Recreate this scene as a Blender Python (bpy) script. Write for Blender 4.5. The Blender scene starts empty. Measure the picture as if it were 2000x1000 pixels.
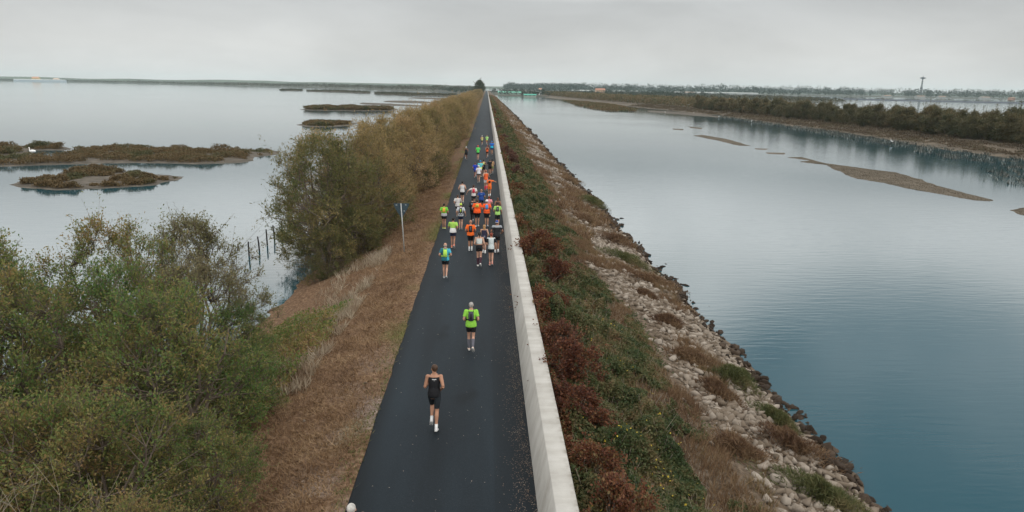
import bpy, math, random
import numpy as np
from mathutils import Vector, Matrix

scene = bpy.context.scene
C = bpy.context.collection
R = math.radians

# ------------------------------------------------------------------ camera
F = 1333.0                       # focal length in photo pixels (24 mm on a 36 mm sensor)
VPX, VPY, ROLL = 951.0, 169.5, R(0.95)
CAM_H = 9.0
_yc = Vector((VPX - 1000.0, 500.0 - VPY, -F)).normalized()
_d = Vector((math.cos(ROLL), -math.sin(ROLL), 0.0))
_zc = _d.cross(_yc).normalized()
_xc = _yc.cross(_zc).normalized()
CAMROT = Matrix((_xc, _yc, _zc))
cam_data = bpy.data.cameras.new("camera")
cam_data.sensor_width = 36.0
cam_data.lens = 36.0 * F / 2000.0
cam_data.clip_start = 0.3
cam_data.clip_end = 30000.0
cam = bpy.data.objects.new("camera", cam_data)
cam.matrix_world = Matrix.Translation((0, 0, CAM_H)) @ CAMROT.to_4x4()
C.objects.link(cam)
scene.camera = cam

# ------------------------------------------------------------------ world, sun, exposure
SUN_EL, SUN_AZ = R(44.0), R(118.0)          # azimuth from +Y (ahead) towards +X (right)
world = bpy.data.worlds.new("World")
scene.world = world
world.use_nodes = True
wn, wl = world.node_tree.nodes, world.node_tree.links
wn.clear()
wout = wn.new("ShaderNodeOutputWorld")
sky = wn.new("ShaderNodeTexSky")
sky.sky_type = 'NISHITA'
sky.sun_disc = False
sky.sun_elevation = SUN_EL
sky.sun_rotation = SUN_AZ
sky.air_density = 1.6
sky.dust_density = 0.6
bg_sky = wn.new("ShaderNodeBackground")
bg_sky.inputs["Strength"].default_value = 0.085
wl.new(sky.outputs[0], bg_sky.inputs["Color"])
tc = wn.new("ShaderNodeTexCoord")
sep = wn.new("ShaderNodeSeparateXYZ")
wl.new(tc.outputs["Generated"], sep.inputs[0])
# cloud brightness steps up sharply out of view, shaped to brighten the water
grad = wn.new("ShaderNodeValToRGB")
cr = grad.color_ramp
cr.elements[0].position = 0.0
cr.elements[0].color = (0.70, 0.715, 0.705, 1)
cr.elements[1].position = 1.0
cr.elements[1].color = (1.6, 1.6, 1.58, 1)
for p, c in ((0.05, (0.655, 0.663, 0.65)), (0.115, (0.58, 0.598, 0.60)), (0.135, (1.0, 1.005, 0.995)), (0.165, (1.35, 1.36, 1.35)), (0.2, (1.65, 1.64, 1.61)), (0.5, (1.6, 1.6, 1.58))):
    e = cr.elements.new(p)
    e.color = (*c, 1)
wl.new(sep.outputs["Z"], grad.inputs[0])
mp = wn.new("ShaderNodeMapping")
mp.inputs["Scale"].default_value = (1.0, 1.0, 3.2)
wl.new(tc.outputs["Generated"], mp.inputs["Vector"])
n1 = wn.new("ShaderNodeTexNoise")
n1.inputs["Scale"].default_value = 2.6
n1.inputs["Detail"].default_value = 7.0
n1.inputs["Roughness"].default_value = 0.55
n1.inputs["Distortion"].default_value = 0.3
wl.new(mp.outputs[0], n1.inputs["Vector"])
r1 = wn.new("ShaderNodeMapRange")
r1.inputs[1].default_value = 0.3
r1.inputs[2].default_value = 0.7
r1.inputs[3].default_value = -0.36
r1.inputs[4].default_value = 0.26
wl.new(n1.outputs["Fac"], r1.inputs[0])
mulc = wn.new("ShaderNodeMix")
mulc.data_type = 'RGBA'
mulc.blend_type = 'MULTIPLY'
mulc.inputs["Factor"].default_value = 1.0
wl.new(grad.outputs[0], mulc.inputs[6])
# the cloud's modelling is faint near the horizon, stronger higher up
am = wn.new("ShaderNodeMapRange")
am.inputs[1].default_value = 0.1
am.inputs[2].default_value = 0.3
am.inputs[3].default_value = 0.42
am.inputs[4].default_value = 1.0
wl.new(sep.outputs["Z"], am.inputs[0])
ma = wn.new("ShaderNodeMath")
ma.operation = 'MULTIPLY_ADD'
wl.new(r1.outputs[0], ma.inputs[0])
wl.new(am.outputs[0], ma.inputs[1])
ma.inputs[2].default_value = 1.0
wl.new(ma.outputs[0], mulc.inputs[7])
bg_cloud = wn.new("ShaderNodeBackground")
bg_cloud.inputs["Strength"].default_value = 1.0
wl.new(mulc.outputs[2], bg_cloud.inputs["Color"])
# gaps where the blue shows: none near the horizon, some overhead
n2 = wn.new("ShaderNodeTexNoise")
n2.inputs["Scale"].default_value = 2.1
n2.inputs["Detail"].default_value = 5.0
mp2 = wn.new("ShaderNodeMapping")
mp2.inputs["Location"].default_value = (3.3, 1.7, 0.4)
mp2.inputs["Scale"].default_value = (1.0, 1.0, 1.6)
wl.new(tc.outputs["Generated"], mp2.inputs["Vector"])
wl.new(mp2.outputs[0], n2.inputs["Vector"])
g1 = wn.new("ShaderNodeMapRange")
g1.inputs[1].default_value = 0.30
g1.inputs[2].default_value = 0.62
g1.inputs[3].default_value = 0.5
wl.new(n2.outputs["Fac"], g1.inputs[0])
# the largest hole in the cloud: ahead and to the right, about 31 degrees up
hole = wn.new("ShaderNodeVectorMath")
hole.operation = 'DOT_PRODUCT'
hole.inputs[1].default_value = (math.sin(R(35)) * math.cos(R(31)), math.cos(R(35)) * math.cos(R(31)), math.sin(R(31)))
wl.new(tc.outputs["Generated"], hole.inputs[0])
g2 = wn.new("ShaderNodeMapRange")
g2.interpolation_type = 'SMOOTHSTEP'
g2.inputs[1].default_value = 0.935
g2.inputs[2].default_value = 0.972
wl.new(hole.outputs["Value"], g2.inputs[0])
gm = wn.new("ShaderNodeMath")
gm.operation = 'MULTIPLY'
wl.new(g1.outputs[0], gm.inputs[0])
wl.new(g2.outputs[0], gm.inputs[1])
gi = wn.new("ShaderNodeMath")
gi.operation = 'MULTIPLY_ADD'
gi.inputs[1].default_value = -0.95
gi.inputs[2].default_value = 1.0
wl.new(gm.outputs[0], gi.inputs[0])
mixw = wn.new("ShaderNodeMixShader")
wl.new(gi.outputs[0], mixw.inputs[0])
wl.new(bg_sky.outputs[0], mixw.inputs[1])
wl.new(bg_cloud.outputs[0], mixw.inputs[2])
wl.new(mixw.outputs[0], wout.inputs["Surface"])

sun_d = bpy.data.lights.new("sun", 'SUN')
sun_d.energy = 0.6
sun_d.angle = R(14)
sun_d.color = (1.0, 0.95, 0.88)
sun = bpy.data.objects.new("sun", sun_d)
_s = Vector((math.sin(SUN_AZ) * math.cos(SUN_EL), math.cos(SUN_AZ) * math.cos(SUN_EL), math.sin(SUN_EL)))
sun.rotation_euler = _s.to_track_quat('Z', 'Y').to_euler()
sun.location = (0, 0, 60)
C.objects.link(sun)

scene.view_settings.view_transform = 'Standard'
scene.view_settings.look = 'None'
scene.view_settings.exposure = 0.0
scene.view_settings.gamma = 1.0
scene.view_settings.use_curve_mapping = False
scene.render.engine = 'CYCLES'
scene.cycles.use_denoising = True
scene.cycles.max_bounces = 8
scene.cycles.diffuse_bounces = 5
scene.cycles.transparent_max_bounces = 4
scene.cycles.volume_bounces = 0
scene.render.film_transparent = False

# ------------------------------------------------------------------ helpers
WATER = -2.8


def at(px, py, z=WATER):
    """The world point at height z that the photo shows at this pixel."""
    d = CAMROT @ Vector(((px - 1000.0) / F, (500.0 - py) / F, -1.0))
    t = (z - CAM_H) / d.z
    return Vector((d.x * t, d.y * t, z))


def at_y(px, py, Y):
    d = CAMROT @ Vector(((px - 1000.0) / F, (500.0 - py) / F, -1.0))
    t = Y / d.y
    return Vector((d.x * t, Y, CAM_H + d.z * t))


def tag(o, label=None, cat=None, group=None, kind=None):
    if label: o['label'] = label
    if cat: o['category'] = cat
    if group: o['group'] = group
    if kind: o['kind'] = kind
    return o


def empty(name, loc=(0, 0, 0), rz=0.0):
    o = bpy.data.objects.new(name, None)
    o.empty_display_size = 0.2
    o.location = loc
    o.rotation_euler = (0, 0, rz)
    C.objects.link(o)
    return o


def mesh_obj(name, verts, faces, mat, parent=None, smooth=False, idx=None):
    """verts (N,3); faces (M,k) array or a list of tuples; one mesh object."""
    me = bpy.data.meshes.new(name)
    verts = np.asarray(verts, dtype=np.float32)
    if isinstance(faces, np.ndarray):
        M, k = faces.shape
        me.vertices.add(len(verts))
        me.vertices.foreach_set("co", verts.ravel())
        me.loops.add(M * k)
        me.loops.foreach_set("vertex_index", faces.astype(np.int32).ravel())
        me.polygons.add(M)
        me.polygons.foreach_set("loop_start", np.arange(0, M * k, k, dtype=np.int32))
        me.update(calc_edges=True)
    else:
        me.from_pydata([tuple(map(float, v)) for v in verts], [], faces)
        me.update()
    for m in (mat if isinstance(mat, (list, tuple)) else [mat]):
        me.materials.append(m)
    if idx is not None:
        me.polygons.foreach_set("material_index", np.asarray(idx, dtype=np.int32))
    if smooth:
        me.polygons.foreach_set("use_smooth", np.ones(len(me.polygons), dtype=bool))
    o = bpy.data.objects.new(name, me)
    C.objects.link(o)
    if parent is not None: o.parent = parent
    return o


def copy_tree(o, parent=None):
    c = o.copy()
    C.objects.link(c)
    c.parent = parent
    for ch in list(o.children):
        copy_tree(ch, c)
    return c


# --- value noise in numpy
def vnoise(x, y, seed=0):
    xi, yi = np.floor(x).astype(np.int64), np.floor(y).astype(np.int64)
    fx, fy = x - xi, y - yi
    fx, fy = fx * fx * (3 - 2 * fx), fy * fy * (3 - 2 * fy)

    def h(a, b):
        n = (a * 374761393 + b * 668265263 + seed * 974634777) & 0x7fffffff
        n = ((n ^ (n >> 13)) * 1274126177) & 0x7fffffff
        n = (n ^ (n >> 16)) & 0xffff
        return n / 65535.0
    return (h(xi, yi) * (1 - fx) + h(xi + 1, yi) * fx) * (1 - fy) + (h(xi, yi + 1) * (1 - fx) + h(xi + 1, yi + 1) * fx) * fy


def fbm(x, y, seed=0, octaves=3):
    x, y = np.asarray(x, float), np.asarray(y, float)
    v, a, t = 0.0, 1.0, 0.0
    for i in range(octaves):
        v = v + a * vnoise(x * 2 ** i, y * 2 ** i, seed + i * 17)
        t += a
        a *= 0.5
    return v / t


# --- materials
def ramp(nt, stops):
    r = nt.nodes.new("ShaderNodeValToRGB")
    while len(r.color_ramp.elements) < len(stops):
        r.color_ramp.elements.new(0.5)
    for e, (p, c) in zip(r.color_ramp.elements, stops):
        e.position = p
        e.color = (*c, 1)
    return r


def new_mat(name):
    m = bpy.data.materials.new(name)
    m.use_nodes = True
    b = m.node_tree.nodes["Principled BSDF"]
    return m, m.node_tree, b


def spec(b, v):
    b.inputs["Specular IOR Level"].default_value = v


def plain(name, col, rough=0.7, var=0.15, scale=8.0, bump=0.0, sp=0.3):
    """A colour broken up by noise."""
    m, nt, b = new_mat(name)
    b.inputs["Roughness"].default_value = rough
    spec(b, sp)
    t = nt.nodes.new("ShaderNodeTexCoord")
    n = nt.nodes.new("ShaderNodeTexNoise")
    n.inputs["Scale"].default_value = scale
    n.inputs["Detail"].default_value = 5
    nt.links.new(t.outputs["Object"], n.inputs["Vector"])
    r = ramp(nt, [(0.3, tuple(c * (1 - var) for c in col)), (0.7, tuple(min(1, c * (1 + var)) for c in col))])
    nt.links.new(n.outputs["Fac"], r.inputs[0])
    nt.links.new(r.outputs[0], b.inputs["Base Color"])
    if bump:
        bp = nt.nodes.new("ShaderNodeBump")
        bp.inputs["Strength"].default_value = bump
        bp.inputs["Distance"].default_value = 0.02
        nt.links.new(n.outputs["Fac"], bp.inputs["Height"])
        nt.links.new(bp.outputs[0], b.inputs["Normal"])
    return m


def leafy(name, cols, clump_scale=0.5, trans=0.25, clump=0.5, obj_var=0.25):
    """Leaves: a random colour for each leaf, shifted in clumps and from plant to plant."""
    m, nt, b = new_mat(name)
    g = nt.nodes.new("ShaderNodeNewGeometry")
    t = nt.nodes.new("ShaderNodeTexCoord")
    n = nt.nodes.new("ShaderNodeTexNoise")
    n.inputs["Scale"].default_value = clump_scale
    n.inputs["Detail"].default_value = 3
    nt.links.new(t.outputs["Object"], n.inputs["Vector"])
    oi = nt.nodes.new("ShaderNodeObjectInfo")
    a = nt.nodes.new("ShaderNodeMath")
    a.operation = 'MULTIPLY_ADD'
    a.inputs[1].default_value = 1 - clump
    nt.links.new(g.outputs["Random Per Island"], a.inputs[0])
    mr = nt.nodes.new("ShaderNodeMapRange")
    mr.inputs[1].default_value = 0.33
    mr.inputs[2].default_value = 0.67
    mr.inputs[3].default_value = 0
    mr.inputs[4].default_value = clump
    nt.links.new(n.outputs["Fac"], mr.inputs[0])
    nt.links.new(mr.outputs[0], a.inputs[2])
    a2 = nt.nodes.new("ShaderNodeMath")
    a2.operation = 'MULTIPLY_ADD'
    a2.inputs[1].default_value = obj_var
    nt.links.new(oi.outputs["Random"], a2.inputs[0])
    nt.links.new(a.outputs[0], a2.inputs[2])
    a3 = nt.nodes.new("ShaderNodeMath")
    a3.operation = 'SUBTRACT'
    a3.inputs[1].default_value = obj_var / 2
    nt.links.new(a2.outputs[0], a3.inputs[0])
    k = len(cols)
    r = ramp(nt, [(i / (k - 1), c) for i, c in enumerate(cols)])
    nt.links.new(a3.outputs[0], r.inputs[0])
    nt.links.new(r.outputs[0], b.inputs["Base Color"])
    b.inputs["Roughness"].default_value = 0.65
    spec(b, 0.25)
    if trans > 0:
        tr = nt.nodes.new("ShaderNodeBsdfTranslucent")
        nt.links.new(r.outputs[0], tr.inputs["Color"])
        mx = nt.nodes.new("ShaderNodeMixShader")
        mx.inputs[0].default_value = trans
        nt.links.new(b.outputs[0], mx.inputs[1])
        nt.links.new(tr.outputs[0], mx.inputs[2])
        nt.links.new(mx.outputs[0], nt.nodes["Material Output"].inputs["Surface"])
    return m


# --- leaf quads, blades, tubes (numpy)
def unit(v):
    return v / np.maximum(np.linalg.norm(v, axis=1, keepdims=True), 1e-9)


def leaf_quads(pos, dirs, L, W, rng, up=0.5):
    """One kite-shaped leaf at each position, pointing roughly along dirs."""
    n = len(pos)
    d = unit(dirs + rng.normal(0, 0.5, (n, 3)))
    nn = unit(rng.normal(0, 1, (n, 3)) + np.array([0, 0, up * 2]))
    s = unit(np.cross(d, nn))
    l = (L * rng.uniform(0.6, 1.3, n))[:, None]
    w = (W * rng.uniform(0.6, 1.3, n))[:, None]
    v = np.empty((n, 4, 3))
    v[:, 0] = pos - d * l * 0.5
    v[:, 1] = pos + s * w * 0.5 + d * l * 0.05
    v[:, 2] = pos + d * l * 0.5
    v[:, 3] = pos - s * w * 0.5 + d * l * 0.05
    return v.reshape(-1, 3), np.arange(n * 4).reshape(n, 4)


def blade_tris(pos, h, w, rng, lean=0.5):
    n = len(pos)
    a = rng.uniform(0, 2 * np.pi, n)
    b = rng.uniform(0, 2 * np.pi, n)
    hh = h * rng.uniform(0.5, 1.3, n)
    ln = lean * np.abs(rng.normal(0, 1, n)) * hh
    s = np.stack([np.cos(a), np.sin(a), np.zeros(n)], 1) * (w * 0.5)
    tip = np.stack([np.cos(b) * ln, np.sin(b) * ln, hh], 1)
    v = np.empty((n, 3, 3))
    v[:, 0] = pos - s
    v[:, 1] = pos + s
    v[:, 2] = pos + tip
    return v.reshape(-1, 3), np.arange(n * 3).reshape(n, 3)


def tubes(segs, sides=5):
    """segs: (p0, p1, r0, r1) rows -> open tapered tubes."""
    segs = np.asarray(segs, float)
    p0, p1, r0, r1 = segs[:, 0:3], segs[:, 3:6], segs[:, 6], segs[:, 7]
    d = unit(p1 - p0)
    ref = np.where(np.abs(d[:, 2:3]) > 0.9, np.array([[1.0, 0, 0]]), np.array([[0, 0, 1.0]]))
    u = unit(np.cross(d, ref))
    w = np.cross(d, u)
    n = len(segs)
    a = np.arange(sides) * 2 * np.pi / sides
    ring = u[:, None, :] * np.cos(a)[None, :, None] + w[:, None, :] * np.sin(a)[None, :, None]
    v = np.concatenate([p0[:, None] + ring * r0[:, None, None], p1[:, None] + ring * r1[:, None, None]], 1)
    k = np.arange(sides)
    q = np.stack([k, (k + 1) % sides, sides + (k + 1) % sides, sides + k], 1)
    f = (np.arange(n)[:, None, None] * 2 * sides + q[None]).reshape(-1, 4)
    return v.reshape(-1, 3), f


class MB:
    """Collects simple shapes into one mesh."""
    def __init__(self): self.v, self.f = [], []

    def add(self, verts, faces):
        o = len(self.v)
        self.v += [tuple(map(float, p)) for p in verts]
        self.f += [tuple(i + o for i in f) for f in faces]
        return self

    def box(self, x0, x1, y0, y1, z0, z1):
        return self.add([(x0, y0, z0), (x1, y0, z0), (x1, y1, z0), (x0, y1, z0), (x0, y0, z1), (x1, y0, z1), (x1, y1, z1), (x0, y1, z1)],
                        [(3, 2, 1, 0), (4, 5, 6, 7), (0, 1, 5, 4), (1, 2, 6, 5), (2, 3, 7, 6), (3, 0, 4, 7)])

    def loft(self, pts, rx, ry, xax=None, n=12):
        """Closed tube of elliptical rings; xax fixes the direction of rx."""
        pts = [Vector(p) for p in pts]
        k = len(pts)
        V, Fc = [], []
        for i, p in enumerate(pts):
            t = (pts[min(i + 1, k - 1)] - pts[max(i - 1, 0)]).normalized()
            xa = Vector(xax) if xax is not None else (Vector((1, 0, 0)) if abs(t.x) < 0.8 else Vector((0, 1, 0)))
            xa = (xa - t * xa.dot(t)).normalized()
            ya = t.cross(xa)
            for j in range(n):
                a = 2 * math.pi * j / n
                V.append(p + xa * (rx[i] * math.cos(a)) + ya * (ry[i] * math.sin(a)))
        for i in range(k - 1):
            for j in range(n):
                Fc.append((i * n + j, i * n + (j + 1) % n, (i + 1) * n + (j + 1) % n, (i + 1) * n + j))
        Fc.append(tuple(reversed(range(n))))
        Fc.append(tuple((k - 1) * n + j for j in range(n)))
        return self.add(V, Fc)

    def tube(self, pts, r, n=10):
        r = r if isinstance(r, (list, tuple)) else [r] * len(pts)
        return self.loft(pts, r, r, None, n)

    def ball(self, c, r, rot=None, nu=12, nv=8):
        c = Vector(c)
        r = r if isinstance(r, (list, tuple)) else (r, r, r)
        V, Fc = [], []
        for i in range(1, nv):
            th = math.pi * i / nv
            for j in range(nu):
                a = 2 * math.pi * j / nu
                p = Vector((r[0] * math.sin(th) * math.cos(a), r[1] * math.sin(th) * math.sin(a), r[2] * math.cos(th)))
                V.append(c + (rot @ p if rot else p))
        for s in (1, -1):
            p = Vector((0, 0, r[2] * s))
            V.append(c + (rot @ p if rot else p))
        T, B = len(V) - 2, len(V) - 1
        for i in range(nv - 2):
            for j in range(nu):
                Fc.append((i * nu + j, (i + 1) * nu + j, (i + 1) * nu + (j + 1) % nu, i * nu + (j + 1) % nu))
        for j in range(nu):
            Fc.append((T, j, (j + 1) % nu))
            Fc.append((B, (nv - 2) * nu + (j + 1) % nu, (nv - 2) * nu + j))
        return self.add(V, Fc)

    def build(self, name, mat, parent=None, smooth=False, voxel=0.0, relax=2):
        o = mesh_obj(name, self.v, self.f, mat, parent, smooth)
        if voxel:
            m = o.modifiers.new("skin", 'REMESH')
            m.mode = 'VOXEL'
            m.voxel_size = voxel
            m.use_smooth_shade = True
            s = o.modifiers.new("relax", 'SMOOTH')
            s.factor = 0.5
            s.iterations = relax
        return o

# ------------------------------------------------------------------ the setting: water, embankment, road, wall
_GX = np.array([-30, -16, -11.2, -9.2, -7.2, -5.4, -4.0, -3.1, 1.2, 1.9, 3.0, 5.0, 7.0, 9.5, 11.6, 16, 30])
_GZ = np.array([-8, -4.3, -2.8, -2.1, -1.2, -0.5, -0.18, -0.03, -0.03, 0.12, 0.0, -0.5, -1.2, -2.05, -2.8, -4.3, -8])


def ground(x, y):
    """Height of the embankment at x, y."""
    x, y = np.asarray(x, float), np.asarray(y, float)
    k = np.interp(y, [19, 31], [0.66, 1.0])
    xs = np.where(x < -3.2, -3.2 + (x + 3.2) * k, x)
    z = np.interp(xs, _GX, _GZ)
    edge = np.clip(np.minimum(np.abs(x + 3.0), np.abs(x - 1.5)) - 0.1, 0, 1) * ((x < -3.05) | (x > 1.8))
    return z + edge * ((fbm(x * 0.6, y * 0.4, 3) - 0.5) * 0.5 + (fbm(x * 3, y * 3, 9) - 0.5) * 0.07)


def water_mat():
    m, nt, b = new_mat("lagoon_water")
    b.inputs["Base Color"].default_value = (0.010, 0.054, 0.070, 1)
    b.inputs["Roughness"].default_value = 0.06
    b.inputs["IOR"].default_value = 1.45
    spec(b, 0.5)
    t = nt.nodes.new("ShaderNodeTexCoord")
    # small wind ripples, long across the channel
    m1 = nt.nodes.new("ShaderNodeMapping")
    m1.inputs["Rotation"].default_value = (0, 0, R(-12))
    m1.inputs["Scale"].default_value = (0.5, 2.7, 1)
    nt.links.new(t.outputs["Object"], m1.inputs["Vector"])
    a = nt.nodes.new("ShaderNodeTexNoise")
    a.inputs["Scale"].default_value = 1.0
    a.inputs["Detail"].default_value = 3
    a.inputs["Distortion"].default_value = 0.4
    nt.links.new(m1.outputs[0], a.inputs["Vector"])
    # calm and ruffled patches
    c = nt.nodes.new("ShaderNodeTexNoise")
    c.inputs["Scale"].default_value = 0.018
    c.inputs["Detail"].default_value = 3
    nt.links.new(t.outputs["Object"], c.inputs["Vector"])
    mr = nt.nodes.new("ShaderNodeMapRange")
    mr.inputs[1].default_value = 0.35
    mr.inputs[2].default_value = 0.65
    mr.inputs[3].default_value = 0.08
    mr.inputs[4].default_value = 0.26
    nt.links.new(c.outputs["Fac"], mr.inputs[0])
    bp = nt.nodes.new("ShaderNodeBump")
    bp.inputs["Distance"].default_value = 0.055
    nt.links.new(mr.outputs[0], bp.inputs["Strength"])
    nt.links.new(a.outputs["Fac"], bp.inputs["Height"])
    nt.links.new(bp.outputs[0], b.inputs["Normal"])
    return m


BIG = 14000.0
xs_w = np.array([-BIG, -3000, -800, -200, 0, 200, 800, 3000, BIG])
gx, gy = np.meshgrid(xs_w, xs_w, indexing='ij')
nw = len(xs_w)
ii, jj = np.meshgrid(np.arange(nw - 1), np.arange(nw - 1), indexing='ij')
fq = np.stack([ii * nw + jj, (ii + 1) * nw + jj, (ii + 1) * nw + jj + 1, ii * nw + jj + 1], -1).reshape(-1, 4)
tag(mesh_obj("water", np.stack([gx.ravel(), gy.ravel(), np.full(nw * nw, WATER)], 1), fq, water_mat()), kind='structure')


def embankment_mat():
    m, nt, b = new_mat("bank_soil")
    b.inputs["Roughness"].default_value = 0.95
    spec(b, 0.1)
    N, Lk = nt.nodes, nt.links
    t = N.new("ShaderNodeTexCoord")
    s = N.new("ShaderNodeSeparateXYZ")
    Lk.new(t.outputs["Object"], s.inputs[0])

    def noise(scale, detail=5, vec=None):
        n = N.new("ShaderNodeTexNoise")
        n.inputs["Scale"].default_value = scale
        n.inputs["Detail"].default_value = detail
        Lk.new(vec or t.outputs["Object"], n.inputs["Vector"])
        return n
    straw = ramp(nt, [(0.25, (0.06, 0.035, 0.021)), (0.5, (0.13, 0.078, 0.046)), (0.75, (0.24, 0.16, 0.1))])
    n1 = noise(7.0, 8)
    Lk.new(n1.outputs["Fac"], straw.inputs[0])
    grav = ramp(nt, [(0.3, (0.09, 0.065, 0.05)), (0.55, (0.23, 0.18, 0.15)), (0.75, (0.38, 0.33, 0.29))])
    n2 = noise(16.0, 6)
    Lk.new(n2.outputs["Fac"], grav.inputs[0])
    soil = ramp(nt, [(0.3, (0.05, 0.036, 0.024)), (0.7, (0.17, 0.13, 0.095))])
    Lk.new(n1.outputs["Fac"], soil.inputs[0])

    def mixc(f, a, c):
        x = N.new("ShaderNodeMix")
        x.data_type = 'RGBA'
        Lk.new(f, x.inputs["Factor"])
        Lk.new(a, x.inputs[6])
        Lk.new(c, x.inputs[7])
        return x.outputs[2]

    def rng_(inp, a, c):
        x = N.new("ShaderNodeMapRange")
        x.interpolation_type = 'SMOOTHSTEP'
        x.inputs[1].default_value = a
        x.inputs[2].default_value = c
        Lk.new(inp, x.inputs[0])
        return x.outputs[0]

    def math_(op, a, c):
        x = N.new("ShaderNodeMath")
        x.operation = op
        for i, v in enumerate((a, c)):
            if hasattr(v, 'links') or hasattr(v, 'node'): Lk.new(v, x.inputs[i])
            else: x.inputs[i].default_value = v
        return x.outputs[0]
    n3 = noise(0.45, 4)
    # gravel shows through beside the road, near end
    gf = math_('MULTIPLY', rng_(s.outputs["X"], -5.2, -3.2), rng_(n3.outputs["Fac"], 0.42, 0.6))
    gf = math_('MULTIPLY', gf, rng_(s.outputs["Y"], 26.0, 14.0))
    c1 = mixc(gf, straw.outputs[0], grav.outputs[0])
    grn = N.new("ShaderNodeRGB")
    grn.outputs[0].default_value = (0.095, 0.1, 0.03, 1)
    n4 = noise(0.16, 3)
    ef = math_('MULTIPLY', rng_(s.outputs["X"], -4.3, -3.3), rng_(n4.outputs["Fac"], 0.5, 0.62))
    c2 = mixc(math_('MULTIPLY', ef, 0.8), c1, grn.outputs[0])
    c3 = mixc(rng_(s.outputs["X"], 0.8, 1.4), c2, soil.outputs[0])
    Lk.new(c3, b.inputs["Base Color"])
    bp = N.new("ShaderNodeBump")
    bp.inputs["Strength"].default_value = 0.8
    bp.inputs["Distance"].default_value = 0.06
    Lk.new(n1.outputs["Fac"], bp.inputs["Height"])
    Lk.new(bp.outputs[0], b.inputs["Normal"])
    return m


ys = np.concatenate([np.arange(-12, 60, 0.4), np.arange(60, 200, 2.0), np.arange(200, 1601, 20.0)])
xs_e = np.concatenate([np.linspace(-24, -3.3, 54), [-3.1, -3.0, -2.8], [0.9, 1.19, 1.3], np.linspace(1.8, 17, 46)])
X, Y = np.meshgrid(xs_e, ys, indexing='ij')
Zg = ground(X, Y)
n_, m_ = X.shape
ii, jj = np.meshgrid(np.arange(n_ - 1), np.arange(m_ - 1), indexing='ij')
fq = np.stack([ii * m_ + jj, (ii + 1) * m_ + jj, (ii + 1) * m_ + jj + 1, ii * m_ + jj + 1], -1).reshape(-1, 4)
tag(mesh_obj("embankment", np.stack([X.ravel(), Y.ravel(), Zg.ravel()], 1), fq, embankment_mat(), smooth=True), kind='structure')


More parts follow.
